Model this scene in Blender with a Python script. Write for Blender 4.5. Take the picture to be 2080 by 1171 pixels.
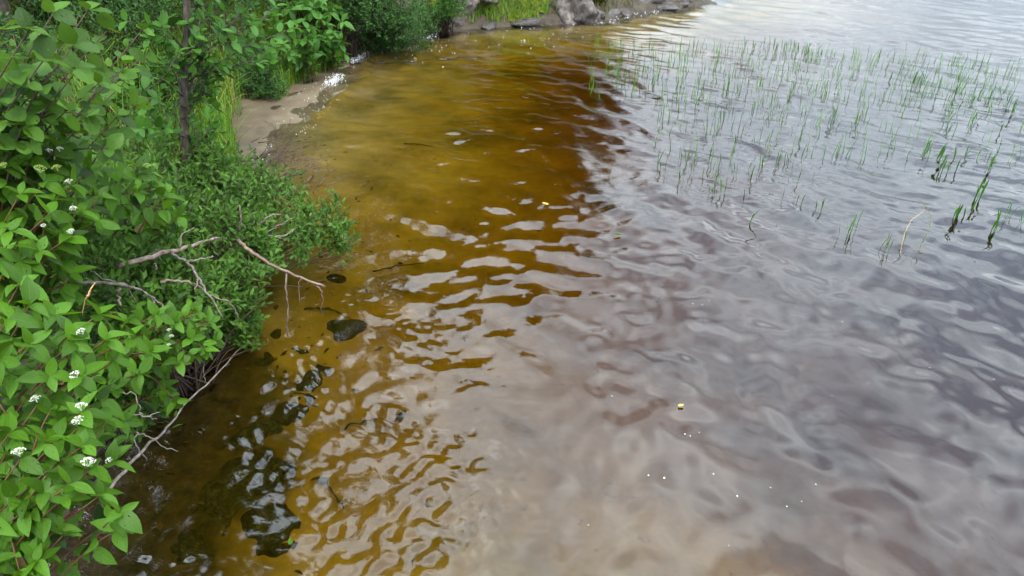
import bpy, math, random
import numpy as np
from mathutils import Vector, Matrix

for o in list(bpy.data.objects):
    bpy.data.objects.remove(o)
SC = bpy.context.scene
COL = SC.collection
R = math.radians

# ------------------------------------------------------------------ camera
CAM_H, PITCH, FPX, PW, PH = 3.0, R(31), 1405.0, 2080.0, 1171.0
cd = bpy.data.cameras.new('camera')
cam = bpy.data.objects.new('camera', cd)
COL.objects.link(cam)
cam.location = (0, 0, CAM_H)
cam.rotation_euler = (math.pi / 2 - PITCH, 0, 0)
cd.sensor_width = 36
cd.lens = FPX / PW * 36
cd.clip_start, cd.clip_end = 0.05, 2000
SC.camera = cam

# ------------------------------------------------------------------ sky, sun, exposure
SUN_EL, SUN_AZ = R(58), R(150)          # azimuth clockwise from +Y: behind the camera, to its right
w = bpy.data.worlds.new('World')
SC.world = w
w.use_nodes = True
nt = w.node_tree
nt.nodes.clear()
def N(t, typ, **k):
    n = t.nodes.new(typ)
    for a, b in k.items():
        setattr(n, a, b)
    return n
def val(n, **k):
    for a, b in k.items():
        n.inputs[a.replace('_', ' ')].default_value = b
    return n
def math_node(t, op, a, b=None, clamp=False):
    n = N(t, 'ShaderNodeMath', operation=op, use_clamp=clamp)
    for i, v in enumerate((a, b)):
        if v is None:
            continue
        if isinstance(v, (int, float)):
            n.inputs[i].default_value = v
        else:
            t.links.new(v, n.inputs[i])
    return n.outputs[0]
def ramp(t, fac, stops):
    n = N(t, 'ShaderNodeValToRGB')
    e = n.color_ramp.elements
    while len(e) < len(stops):
        e.new(0.5)
    for q, (p, c) in zip(e, stops):
        q.position = p
        q.color = tuple(c) + (1,) if len(c) == 3 else c
    t.links.new(fac, n.inputs[0])
    return n.outputs[0]
def mixc(t, fac, a, b, blend='MIX'):
    n = N(t, 'ShaderNodeMix', data_type='RGBA', blend_type=blend)
    for s, v in ((n.inputs[0], fac), (n.inputs[6], a), (n.inputs[7], b)):
        if isinstance(v, (int, float)):
            s.default_value = v
        elif isinstance(v, tuple):
            s.default_value = v + (1,) if len(v) == 3 else v
        else:
            t.links.new(v, s)
    return n.outputs[2]

sky = N(nt, 'ShaderNodeTexSky', sky_type='NISHITA', sun_disc=False, sun_elevation=SUN_EL, sun_rotation=SUN_AZ)
tc = N(nt, 'ShaderNodeTexCoord')
sep = N(nt, 'ShaderNodeSeparateXYZ')
nt.links.new(tc.outputs['Generated'], sep.inputs[0])
zz = math_node(nt, 'ADD', math_node(nt, 'MAXIMUM', sep.outputs[2], 0.0), 0.16)
comb = N(nt, 'ShaderNodeCombineXYZ')
nt.links.new(math_node(nt, 'DIVIDE', sep.outputs[0], zz), comb.inputs[0])
nt.links.new(math_node(nt, 'DIVIDE', sep.outputs[1], zz), comb.inputs[1])
def wnoise(scale, detail, off):
    m = N(nt, 'ShaderNodeMapping')
    m.inputs['Location'].default_value = (off, off * 1.7, 0)
    nt.links.new(comb.outputs[0], m.inputs[0])
    n = N(nt, 'ShaderNodeTexNoise')
    val(n, Scale=scale, Detail=detail, Roughness=0.55)
    nt.links.new(m.outputs[0], n.inputs['Vector'])
    return n.outputs['Fac']
cover = ramp(nt, wnoise(1.1, 6, 5.7), [(0.33, (0.4, 0.4, 0.4)), (0.52, (1, 1, 1))])
shade = ramp(nt, wnoise(1.7, 5, 2.2), [(0.32, (9.2, 10.9, 13.4)), (0.5, (22.2, 26.0, 29.4)), (0.66, (37, 41, 44))])
skyb = mixc(nt, 1.0, sky.outputs[0], (2.6, 2.6, 2.6), 'MULTIPLY')
# a clouded sky is brighter overhead than near the horizon (steeper than CIE overcast, shaped to dim far reflections)
sky_grad = math_node(nt, 'ADD', math_node(nt, 'MULTIPLY', math_node(nt, 'MAXIMUM', sep.outputs[2], 0.0), 1.02), 0.17)
skyc = mixc(nt, 1.0, mixc(nt, cover, skyb, shade), sky_grad, 'MULTIPLY')
bg = N(nt, 'ShaderNodeBackground')
bg.inputs['Strength'].default_value = 0.1
nt.links.new(skyc, bg.inputs['Color'])
wo = N(nt, 'ShaderNodeOutputWorld')
nt.links.new(bg.outputs[0], wo.inputs[0])

sd = bpy.data.lights.new('sun', 'SUN')
sd.energy, sd.angle, sd.color = 1.5, R(14), (1.0, 0.96, 0.88)
sun = bpy.data.objects.new('sun', sd)
COL.objects.link(sun)
sdir = Vector((math.sin(SUN_AZ) * math.cos(SUN_EL), math.cos(SUN_AZ) * math.cos(SUN_EL), math.sin(SUN_EL)))
sun.rotation_euler = sdir.to_track_quat('Z', 'Y').to_euler()
sun.location = sdir * 40

SC.view_settings.view_transform = 'Standard'
SC.view_settings.look = 'None'
SC.view_settings.gamma = 1
SC.view_settings.exposure = 0.92
SC.render.engine = 'CYCLES'
cy = SC.cycles
cy.max_bounces, cy.diffuse_bounces, cy.glossy_bounces = 8, 2, 3
cy.transmission_bounces, cy.transparent_max_bounces = 6, 8
cy.use_adaptive_sampling, cy.adaptive_threshold = True, 0.03
cy.caustics_refractive = cy.caustics_reflective = True
cy.use_denoising = True
cy.sample_clamp_indirect = 6

# ------------------------------------------------------------------ helpers
rng = np.random.default_rng(7)
rnd = random.Random(11)
def ray(px, py):
    a, b = (px - PW / 2) / FPX, -(py - PH / 2) / FPX
    return Vector((a, math.cos(PITCH) + b * math.sin(PITCH), -math.sin(PITCH) + b * math.cos(PITCH)))
def at(px, py, z=0.0):
    """measured place in the photograph -> point of the scene at height z"""
    d = ray(px, py)
    return Vector((0, 0, CAM_H)) + d * ((z - CAM_H) / d.z)
def bed_at(px, py, depth):
    p = at(px, py)
    d = ray(px, py).normalized()
    hz = Vector((d.x, d.y, 0))
    s = hz.length / 1.333
    q = hz.normalized() * (depth * s / math.sqrt(1 - s * s))
    return Vector((p.x + q.x, p.y + q.y, -depth))
def sstep(a, b, x):
    t = np.clip((x - a) / (b - a), 0, 1)
    return t * t * (3 - 2 * t)
_perm = np.random.default_rng(5).permutation(256)
_perm = np.concatenate([_perm, _perm, _perm])
_grad = np.random.default_rng(6).normal(size=(256, 2))
_grad /= np.linalg.norm(_grad, axis=1)[:, None]
def pnoise(x, y):
    xi, yi = np.floor(x).astype(int), np.floor(y).astype(int)
    xf, yf = x - xi, y - yi
    u, v = xf * xf * xf * (xf * (xf * 6 - 15) + 10), yf * yf * yf * (yf * (yf * 6 - 15) + 10)
    def g(i, j):
        k = _perm[_perm[(xi + i) & 255] + ((yi + j) & 255)]
        return _grad[k, 0] * (xf - i) + _grad[k, 1] * (yf - j)
    a = g(0, 0) * (1 - u) + g(1, 0) * u
    b = g(0, 1) * (1 - u) + g(1, 1) * u
    return (a * (1 - v) + b * v) * 1.5
def fbm(x, y, o=4):
    s, a = 0, 1.0
    for i in range(o):
        s = s + a * pnoise(x * 2 ** i + 17 * i, y * 2 ** i - 9 * i)
        a *= 0.5
    return s

def link(name, data, parent=None, mat=None):
    o = bpy.data.objects.new(name, data)
    COL.objects.link(o)
    if parent is not None:
        o.parent = parent
    if mat is not None and data is not None and len(data.materials) == 0:
        data.materials.append(mat)
    return o
def tag(o, label=None, cat=None, group=None, kind=None):
    for k, v in (('label', label), ('category', cat), ('group', group), ('kind', kind)):
        if v:
            o[k] = v
    return o
def empty(name, loc, label, cat, group=None):
    o = link(name, None)
    o.location = loc
    o.empty_display_size = 0.1
    return tag(o, label, cat, group)

class MB:
    """collects vertices and faces of one mesh, with uv and a tint per vertex"""
    def __init__(s):
        s.v, s.f, s.uv, s.t, s.n = [], [], [], [], 0
    def add(s, v, f, uv=None, tint=0.0):
        v = np.asarray(v, float).reshape(-1, 3)
        s.v.append(v)
        s.f.extend([tuple(int(i) + s.n for i in q) for q in f])
        s.uv.append(np.zeros((len(v), 2)) if uv is None else np.asarray(uv, float))
        s.t.append(np.full(len(v), tint))
        s.n += len(v)
    def tube(s, pts, r0, r1, sides=6, tint=0.0, power=1.0):
        pts = [Vector(p) for p in pts]
        n = len(pts)
        vs, up = [], Vector((0.31, 0.12, 0.94))
        for i, p in enumerate(pts):
            d = (pts[min(i + 1, n - 1)] - pts[max(i - 1, 0)]).normalized()
            a = d.cross(up)
            if a.length < 1e-3:
                a = d.cross(Vector((1, 0, 0)))
            a.normalize()
            b = d.cross(a)
            t = (i / (n - 1)) ** power
            r = r0 + (r1 - r0) * t
            for k in range(sides):
                q = 2 * math.pi * k / sides
                vs.append(p + a * math.cos(q) * r + b * math.sin(q) * r)
        fs = []
        for i in range(n - 1):
            for k in range(sides):
                k2 = (k + 1) % sides
                fs.append((i * sides + k, i * sides + k2, (i + 1) * sides + k2, (i + 1) * sides + k))
        fs.append(tuple(range(sides))[::-1])
        fs.append(tuple((n - 1) * sides + k for k in range(sides)))
        s.add([tuple(v) for v in vs], fs, None, tint)
    def mesh(s, name, smooth=True):
        me = bpy.data.meshes.new(name)
        v = np.concatenate(s.v)
        me.from_pydata(v.tolist(), [], s.f)
        finish(me, np.concatenate(s.uv), np.concatenate(s.t), smooth)
        return me
def finish(me, uv, tint, smooth=True):
    a = me.attributes.new('tint', 'FLOAT', 'POINT')
    a.data.foreach_set('value', np.ascontiguousarray(tint, dtype=np.float32))
    ul = me.uv_layers.new(name='UVMap')
    li = np.empty(len(me.loops), dtype=np.int32)
    me.loops.foreach_get('vertex_index', li)
    ul.data.foreach_set('uv', np.ascontiguousarray(uv[li], dtype=np.float32).ravel())
    if smooth:
        me.polygons.foreach_set('use_smooth', np.ones(len(me.polygons), dtype=bool))
    me.update()
def bez(a, b, c, n):
    a, b, c = Vector(a), Vector(b), Vector(c)
    return [a * (1 - t) ** 2 + b * 2 * t * (1 - t) + c * t * t for t in [i / (n - 1) for i in range(n)]]
def smooth_line(pts, sub=4, jit=0.0):
    """Catmull-Rom through pts"""
    P = [Vector(p) for p in pts]
    if len(P) < 3:
        P = [P[0], (P[0] + P[-1]) / 2, P[-1]]
    Q = [P[0] * 2 - P[1]] + P + [P[-1] * 2 - P[-2]]
    out = []
    for i in range(1, len(Q) - 2):
        for k in range(sub):
            t = k / sub
            a, b, c, d = Q[i - 1], Q[i], Q[i + 1], Q[i + 2]
            p = 0.5 * ((2 * b) + (c - a) * t + (2 * a - 5 * b + 4 * c - d) * t * t + (3 * b - a - 3 * c + d) * t ** 3)
            out.append(p + Vector([rnd.gauss(0, jit) for _ in range(3)]))
    return out + [P[-1]]

# ------------------------------------------------------------------ materials
def mat_new(name):
    m = bpy.data.materials.new(name)
    m.use_nodes = True
    t = m.node_tree
    t.nodes.clear()
    out = N(t, 'ShaderNodeOutputMaterial')
    return m, t, out
def noise(t, scale, detail=4, rough=0.55, vec=None, dist=0.0):
    n = N(t, 'ShaderNodeTexNoise')
    val(n, Scale=scale, Detail=detail, Roughness=rough, Distortion=dist)
    if vec is None:
        vec = N(t, 'ShaderNodeTexCoord').outputs['Object']
    t.links.new(vec, n.inputs['Vector'])
    return n.outputs['Fac']
def leaf_mat(name, dark, light, vein=0.0, nveins=7, rough=0.42, transl=0.32, odd=None, back=None):
    m, t, out = mat_new(name)
    at_ = N(t, 'ShaderNodeAttribute', attribute_name='tint')
    oi = N(t, 'ShaderNodeObjectInfo')
    f = math_node(t, 'ADD', math_node(t, 'MULTIPLY', at_.outputs['Fac'], 0.9), math_node(t, 'MULTIPLY', oi.outputs['Random'], 0.1), True)
    stops = [(0.0, dark), (0.85, light)]
    if odd:
        stops += [(0.90, light), (0.935, odd)]
    col = ramp(t, f, stops)
    uv = N(t, 'ShaderNodeUVMap')
    sp = N(t, 'ShaderNodeSeparateXYZ')
    t.links.new(uv.outputs[0], sp.inputs[0])
    ofs = N(t, 'ShaderNodeVectorMath', operation='ADD')
    t.links.new(uv.outputs[0], ofs.inputs[0])
    cx_ = N(t, 'ShaderNodeCombineXYZ')
    rr_ = math_node(t, 'MULTIPLY', math_node(t, 'ADD', at_.outputs['Fac'], oi.outputs['Random']), 37.0)
    t.links.new(rr_, cx_.inputs[0])
    t.links.new(rr_, cx_.inputs[1])
    t.links.new(cx_.outputs[0], ofs.inputs[1])
    blotch = noise(t, 3.0, 3, 0.6, ofs.outputs[0])
    col = mixc(t, math_node(t, 'MULTIPLY', math_node(t, 'SUBTRACT', blotch, 0.45, True), 1.2), col,
               mixc(t, 1.0, col, (1.35, 1.15, 0.7), 'MULTIPLY'))
    spot = math_node(t, 'MULTIPLY', math_node(t, 'SUBTRACT', noise(t, 5.0, 2, 0.5, ofs.outputs[0]), 0.66, True), 14.0, True)
    col = mixc(t, math_node(t, 'MULTIPLY', spot, 0.75), col, (0.10, 0.065, 0.022))
    normal = None
    if vein:
        au = math_node(t, 'ABSOLUTE', math_node(t, 'SUBTRACT', sp.outputs[0], 0.5))
        mid = math_node(t, 'SUBTRACT', 1.0, math_node(t, 'MULTIPLY', au, 22.0), True)
        ph = math_node(t, 'SUBTRACT', sp.outputs[1], math_node(t, 'MULTIPLY', au, 0.75))
        sv = math_node(t, 'SINE', math_node(t, 'MULTIPLY', ph, nveins * 6.283))
        sv = math_node(t, 'MULTIPLY', math_node(t, 'SUBTRACT', sv, 0.72, True), 3.0)
        v = math_node(t, 'MAXIMUM', mid, math_node(t, 'MULTIPLY', sv, 0.7), True)
        col = mixc(t, math_node(t, 'MULTIPLY', v, vein), col, mixc(t, 1.0, col, (1.9, 1.45, 2.0), 'MULTIPLY'))
        b = N(t, 'ShaderNodeBump', invert=True)
        val(b, Strength=0.45, Distance=0.002)
        t.links.new(v, b.inputs['Height'])
        normal = b.outputs[0]
    geo = N(t, 'ShaderNodeNewGeometry')
    bk = mixc(t, 1.0, col, back or (1.25, 1.15, 1.6), 'MULTIPLY')
    col = mixc(t, geo.outputs['Backfacing'], col, bk)
    p = val(N(t, 'ShaderNodeBsdfPrincipled'), Roughness=rough)
    p.inputs['Specular IOR Level'].default_value = 0.2
    t.links.new(col, p.inputs['Base Color'])
    tr = N(t, 'ShaderNodeBsdfTranslucent')
    t.links.new(mixc(t, 1.0, col, (1.5, 1.35, 0.5), 'MULTIPLY'), tr.inputs['Color'])
    if normal:
        t.links.new(normal, p.inputs['Normal'])
    mx = N(t, 'ShaderNodeMixShader')
    mx.inputs[0].default_value = transl
    t.links.new(p.outputs[0], mx.inputs[1])
    t.links.new(tr.outputs[0], mx.inputs[2])
    if vein >= 0.5:                                  # holes eaten into the leaf
        hole = math_node(t, 'GREATER_THAN', noise(t, 6.5, 1, 0.4, ofs.outputs[0]), 0.715)
        hx = N(t, 'ShaderNodeMixShader')
        t.links.new(hole, hx.inputs[0])
        t.links.new(mx.outputs[0], hx.inputs[1])
        t.links.new(N(t, 'ShaderNodeBsdfTransparent').outputs[0], hx.inputs[2])
        mx = hx
    t.links.new(mx.outputs[0], out.inputs[0])
    return m
def rough_mat(name, cols, scale=8.0, rough=0.85, bump=0.5, dist=0.01, bscale=None, stretch=None, spec=0.3, coat=None):
    m, t, out = mat_new(name)
    vec = N(t, 'ShaderNodeTexCoord').outputs['Object']
    if stretch:
        mp = N(t, 'ShaderNodeMapping')
        mp.inputs['Scale'].default_value = stretch
        t.links.new(vec, mp.inputs[0])
        vec = mp.outputs[0]
    f = noise(t, scale, 6, 0.6, vec)
    n = len(cols)
    col = ramp(t, f, [(0.3 + 0.4 * i / max(1, n - 1), c) for i, c in enumerate(cols)])
    at_ = N(t, 'ShaderNodeAttribute', attribute_name='tint')
    col = mixc(t, 1.0, col, mixc(t, at_.outputs['Fac'], (1, 1, 1), (1.7, 1.5, 1.35)), 'MULTIPLY')
    p = val(N(t, 'ShaderNodeBsdfPrincipled'), Roughness=rough)
    p.inputs['Specular IOR Level'].default_value = spec
    t.links.new(col, p.inputs['Base Color'])
    if bump:
        b = val(N(t, 'ShaderNodeBump'), Strength=bump, Distance=dist)
        t.links.new(noise(t, bscale or scale * 2.5, 8, 0.65, vec), b.inputs['Height'])
        t.links.new(b.outputs[0], p.inputs['Normal'])
    t.links.new(p.outputs[0], out.inputs[0])
    return m
M = {}
M['dogwood'] = leaf_mat('dogwood_leaf', (0.0066, 0.0198, 0.0014), (0.0734, 0.1862, 0.0106), vein=0.55, nveins=6, odd=(0.20, 0.12, 0.05))
M['alder'] = leaf_mat('alder_leaf', (0.0055, 0.0174, 0.0020), (0.0733, 0.1733, 0.0160), vein=0.5, nveins=9)
M['young'] = leaf_mat('young_tree_leaf', (0.0114, 0.0392, 0.0051), (0.0691, 0.1929, 0.0232), vein=0.4, nveins=7)
M['gale'] = leaf_mat('gale_leaf', (0.0122, 0.0370, 0.0054), (0.0883, 0.1923, 0.0245), vein=0.25, nveins=5, rough=0.4, transl=0.22)
M['farbush'] = leaf_mat('far_bush_leaf', (0.0081, 0.0288, 0.0061), (0.0678, 0.1609, 0.0351), rough=0.5, transl=0.2)
M['herb'] = leaf_mat('herb_leaf', (0.0176, 0.0608, 0.0088), (0.0744, 0.1948, 0.0282), vein=0.3, odd=(0.30, 0.14, 0.05))
M['grass'] = leaf_mat('grass_blade', (0.0367, 0.0956, 0.0071), (0.1612, 0.3196, 0.0255), rough=0.5, odd=(0.35, 0.26, 0.10))
M['litter'] = leaf_mat('sunken_leaf', (0.03, 0.02, 0.01), (0.12, 0.07, 0.03), rough=0.7, transl=0.1)
M['drygrass'] = leaf_mat('dry_grass_blade', (0.0357, 0.0595, 0.0089), (0.1540, 0.1400, 0.0420), rough=0.6, odd=(0.3, 0.22, 0.1))
M['darkgrass'] = leaf_mat('sedge_blade', (0.0067, 0.0267, 0.0050), (0.0245, 0.0735, 0.0147), rough=0.5)
M['reed'] = leaf_mat('reed_blade', (0.0279, 0.0930, 0.0119), (0.1311, 0.3218, 0.0363), rough=0.45, transl=0.25, odd=(0.33, 0.24, 0.05))
M['undergrowth'] = leaf_mat('undergrowth_leaf', (0.0057, 0.0197, 0.0023), (0.0612, 0.1478, 0.0137), rough=0.55, transl=0.2, odd=(0.16, 0.09, 0.035))
M['tree'] = leaf_mat('tall_tree_leaf', (0.0077, 0.0230, 0.0046), (0.0240, 0.0576, 0.0096), rough=0.7, transl=0.12)
M['bark'] = rough_mat('brown_bark', [(0.0280, 0.0208, 0.0168), (0.0720, 0.0528, 0.0400), (0.1600, 0.1360, 0.1160)], 22, stretch=(1, 1, 0.35), bump=0.8, dist=0.006)
M['stem'] = rough_mat('reddish_stem', [(0.0600, 0.0180, 0.0108), (0.1020, 0.0450, 0.0180), (0.0960, 0.0780, 0.0240)], 9, 0.6, 0.2)
M['darktwig'] = rough_mat('dark_twig', [(0.03, 0.02, 0.015), (0.075, 0.05, 0.036)], 20, 0.85, 0.4, 0.003)
M['grey_branch'] = rough_mat('weathered_branch', [(0.0675, 0.0510, 0.0413), (0.1500, 0.1162, 0.0975), (0.2400, 0.2137, 0.1913)], 26, 0.85, 0.6, 0.004)
M['pink_branch'] = rough_mat('peeled_pink_branch', [(0.0936, 0.0546, 0.0429), (0.1794, 0.1170, 0.0936), (0.2340, 0.1950, 0.1716)], 22, 0.75, 0.4, 0.003)
M['brush'] = rough_mat('dry_brush', [(0.0400, 0.0256, 0.0200), (0.0960, 0.0640, 0.0480), (0.1600, 0.1240, 0.0960)], 14, 0.85, 0.3, 0.003)
M['pale_stick'] = rough_mat('pale_stick', [(0.0900, 0.0750, 0.0600), (0.1875, 0.1650, 0.1425), (0.2700, 0.2475, 0.2175)], 25, 0.8, 0.4, 0.003)
M['wetstick'] = rough_mat('wet_stick', [(0.018, 0.014, 0.010), (0.05, 0.042, 0.03)], 20, 0.4, 0.4, 0.003)
M['rock'] = rough_mat('grey_rock', [(0.0314, 0.0264, 0.0239), (0.1075, 0.0896, 0.0774), (0.2240, 0.1880, 0.1584)], 5.0, 0.75, 0.9, 0.03, 9.0, stretch=(1, 1, 1.6))
M['darkrock'] = rough_mat('wet_dark_rock', [(0.0246, 0.0200, 0.0176), (0.0672, 0.0550, 0.0484), (0.1344, 0.1100, 0.0924)], 5.0, 0.4, 0.9, 0.02, 10.0)
M['sunkrock'] = rough_mat('algae_covered_rock', [(0.010, 0.010, 0.007), (0.030, 0.028, 0.019), (0.07, 0.062, 0.045)], 9.0, 0.8, 0.6, 0.02)
M['moss'] = rough_mat('moss', [(0.0330, 0.0550, 0.0055), (0.1100, 0.1320, 0.0083), (0.1650, 0.1650, 0.0110)], 16, 0.95, 0.8, 0.02)
M['flower'] = rough_mat('white_flower', [(0.3400, 0.3570, 0.2210), (0.5610, 0.5525, 0.4420), (0.6290, 0.6205, 0.5440)], 45, 0.7, 0.0)
M['bud'] = rough_mat('flower_bud', [(0.20, 0.30, 0.05), (0.38, 0.44, 0.12)], 60, 0.7, 0.0)
M['straw'] = rough_mat('straw_seed_head', [(0.40, 0.24, 0.09), (0.55, 0.38, 0.18)], 60, 0.8, 0.0)
M['foam'] = rough_mat('foam_white', [(0.5772, 0.5772, 0.5616), (0.6552, 0.6552, 0.6474)], 40, 0.6, 0.0)
M['yellow'] = rough_mat('yellow_leaf', [(0.3300, 0.3000, 0.0480), (0.4080, 0.3720, 0.0840)], 40, 0.5, 0.0)

def bed_material():
    m, t, out = mat_new('sand_and_soil')
    g = N(t, 'ShaderNodeNewGeometry')
    pos = g.outputs['Position']
    sp = N(t, 'ShaderNodeSeparateXYZ')
    t.links.new(pos, sp.inputs[0])
    sand = ramp(t, noise(t, 1.6, 8, 0.62, pos), [(0.30, (0.18, 0.13, 0.075)), (0.52, (0.28, 0.21, 0.13)), (0.70, (0.35, 0.275, 0.185))])
    grain = noise(t, 190, 2, 0.7, pos)
    sand = mixc(t, 1.0, sand, ramp(t, grain, [(0.3, (0.82, 0.82, 0.82)), (0.7, (1.12, 1.12, 1.12))]), 'MULTIPLY')
    silt = ramp(t, noise(t, 0.75, 6, 0.6, pos), [(0.52, (0, 0, 0)), (0.66, (1, 1, 1))])
    sand = mixc(t, math_node(t, 'MULTIPLY', silt, 0.8), sand, (0.10, 0.082, 0.04))
    bits = ramp(t, noise(t, 9, 5, 0.7, pos), [(0.62, (0, 0, 0)), (0.68, (1, 1, 1))])
    sand = mixc(t, math_node(t, 'MULTIPLY', bits, 0.45), sand, (0.07, 0.05, 0.025))
    soil = ramp(t, noise(t, 7, 7, 0.65, pos), [(0.35, (0.018, 0.013, 0.008)), (0.6, (0.06, 0.04, 0.022)), (0.75, (0.05, 0.07, 0.02))])
    at_ = N(t, 'ShaderNodeAttribute', attribute_name='soil')
    # sand above the waterline is darker and browner than on the bed
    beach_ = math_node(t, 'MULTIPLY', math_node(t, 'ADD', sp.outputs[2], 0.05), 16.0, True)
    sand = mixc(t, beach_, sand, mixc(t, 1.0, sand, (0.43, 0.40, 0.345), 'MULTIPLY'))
    col = mixc(t, at_.outputs['Fac'], sand, soil)
    p = val(N(t, 'ShaderNodeBsdfPrincipled'), Roughness=0.8)
    t.links.new(col, p.inputs['Base Color'])
    b = val(N(t, 'ShaderNodeBump'), Strength=0.5, Distance=0.01)
    t.links.new(noise(t, 26, 6, 0.6, pos), b.inputs['Height'])
    t.links.new(b.outputs[0], p.inputs['Normal'])
    t.links.new(p.outputs[0], out.inputs[0])
    return m
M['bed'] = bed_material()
def water_material():
    m, t, out = mat_new('tea_coloured_lake_water')
    p = val(N(t, 'ShaderNodeBsdfPrincipled'), Roughness=0.0, IOR=1.5)
    p.inputs['Base Color'].default_value = (1, 1, 1, 1)
    p.inputs['Transmission Weight'].default_value = 1.0
    pos = N(t, 'ShaderNodeNewGeometry').outputs['Position']
    mp = N(t, 'ShaderNodeMapping')
    mp.inputs['Rotation'].default_value = (0, 0, R(35))
    mp.inputs['Scale'].default_value = (0.55, 1.0, 1)
    t.links.new(pos, mp.inputs[0])
    at_ = N(t, 'ShaderNodeAttribute', attribute_name='ripple')
    b = N(t, 'ShaderNodeBump')
    b.inputs['Distance'].default_value = 0.006
    t.links.new(at_.outputs['Fac'], b.inputs['Strength'])
    t.links.new(noise(t, 13.0, 3, 0.5, mp.outputs[0], 0.6), b.inputs['Height'])
    t.links.new(b.outputs[0], p.inputs['Normal'])
    t.links.new(p.outputs[0], out.inputs['Surface'])
    va = N(t, 'ShaderNodeVolumeAbsorption')
    va.inputs['Color'].default_value = (0.858, 0.772, 0.04, 1)
    va.inputs['Density'].default_value = 7.4
    t.links.new(va.outputs[0], out.inputs['Volume'])
    return m
M['water'] = water_material()

# ------------------------------------------------------------------ ground with the lake bed, and the lake
SHORE = [(-1.5, -40), (-1.6, -4), (-1.8, 0.6), (-2.2, 1.6), (-2.45, 2.4), (-2.5, 3.3), (-2.5, 4.3), (-2.5, 5.5), (-2.9, 7.0),
         (-3.15, 8.4), (-3.2, 9.4), (-3.1, 10.5), (-2.95, 12.0), (-3.0, 13.4), (-2.75, 14.5), (-1.9, 15.4), (-1.2, 16.1), (0.7, 16.75), (1.9, 17.0),
         (2.9, 18.1), (4.2, 19.0), (5.4, 19.9), (5.7, 23.5), (4.5, 29), (-10, 45), (-60, 70), (-400, 120)]
def shore_sd(x, y):
    """signed distance to the water's edge, positive on land (land lies to the left of the line's direction)"""
    best = np.full(x.shape, 1e9)
    sgn = np.ones(x.shape)
    for (ax, ay), (bx, by) in zip(SHORE[:-1], SHORE[1:]):
        dx, dy = bx - ax, by - ay
        t = np.clip(((x - ax) * dx + (y - ay) * dy) / (dx * dx + dy * dy), 0, 1)
        d = np.hypot(x - ax - t * dx, y - ay - t * dy)
        c = dx * (y - ay) - dy * (x - ax)
        upd = d < best - 1e-9
        best = np.where(upd, d, best)
        sgn = np.where(upd, np.sign(c), sgn)
    return best * np.where(sgn == 0, 1, sgn)
def axis(fine0, fine1, step, g, lim0, lim1, g_far=0.1, far=15.0, g_neg=None):
    mid = list(np.arange(fine0, fine1, step))
    def grow(sgn, start, lim):
        o, s, p = [], step, start
        while p * sgn < lim * sgn:
            s = s * (1 + ((g_neg or g) if sgn < 0 else g if abs(p) < far else g_far))
            p += s * sgn
            o.append(p)
        return o
    return np.array(grow(-1, mid[0], lim0)[::-1] + mid + grow(1, mid[-1], lim1))
def sheet(name, X, Y, Z):
    ny, nx = X.shape
    v = np.stack([X, Y, Z], -1).reshape(-1, 3)
    i = np.arange(ny * nx).reshape(ny, nx)
    q = np.stack([i[:-1, :-1], i[:-1, 1:], i[1:, 1:], i[1:, :-1]], -1).reshape(-1, 4)
    return v, q
def quads_mesh(name, v, q):
    me = bpy.data.meshes.new(name)
    me.vertices.add(len(v))
    me.vertices.foreach_set('co', np.ascontiguousarray(v, dtype=np.float32).ravel())
    me.loops.add(len(q) * 4)
    me.loops.foreach_set('vertex_index', np.ascontiguousarray(q, dtype=np.int32).ravel())
    me.polygons.add(len(q))
    me.polygons.foreach_set('loop_start', np.arange(0, len(q) * 4, 4, dtype=np.int32))
    me.polygons.foreach_set('use_smooth', np.ones(len(q), dtype=bool))
    me.update(calc_edges=True)
    return me
def ground_z(x, y):
    x, y = np.asarray(x, float), np.asarray(y, float)
    sd = shore_sd(x, y)
    beach = sstep(6.0, 8.2, y) * (1 - sstep(13.2, 14.4, y))
    head = sstep(14.6, 16.0, y)
    steep = 0.34 * (1 - beach) + 0.07 * beach + 0.35 * head
    up = np.where(sd < 1.2, steep * sd, steep * 1.2 + 0.16 * (sd - 1.2))
    up = 3.4 * (1 - np.exp(-np.maximum(up, 0) / 3.4))
    near = 1 - sstep(4.5, 8, y)
    dep = 0.30 * near + 0.105 * (1 - near)
    s = np.maximum(-sd, 0)
    down = -(0.45 * (1 - np.exp(-s * dep / 0.45)) + 0.13 * np.maximum(s - 2.3, 0))
    down = down * (1 - 0.38 * np.exp(-((x - 0.9) / 1.3) ** 2 - ((y - 2.1) / 1.0) ** 2))      # a sand bar near the viewpoint
    z = np.where(sd > 0, up, np.maximum(down, -2.6))
    amp = np.where(sd > 0.3, 0.05, 0.016)
    return z + amp * fbm(x * 1.3, y * 1.3, 4) + 0.006 * np.where(sd < 0, np.sin(9 * (x * 0.8 + y * 0.5) + 3 * pnoise(x, y)), 0)
def gz(x, y):
    return float(ground_z(np.array([x]), np.array([y]))[0])

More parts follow.
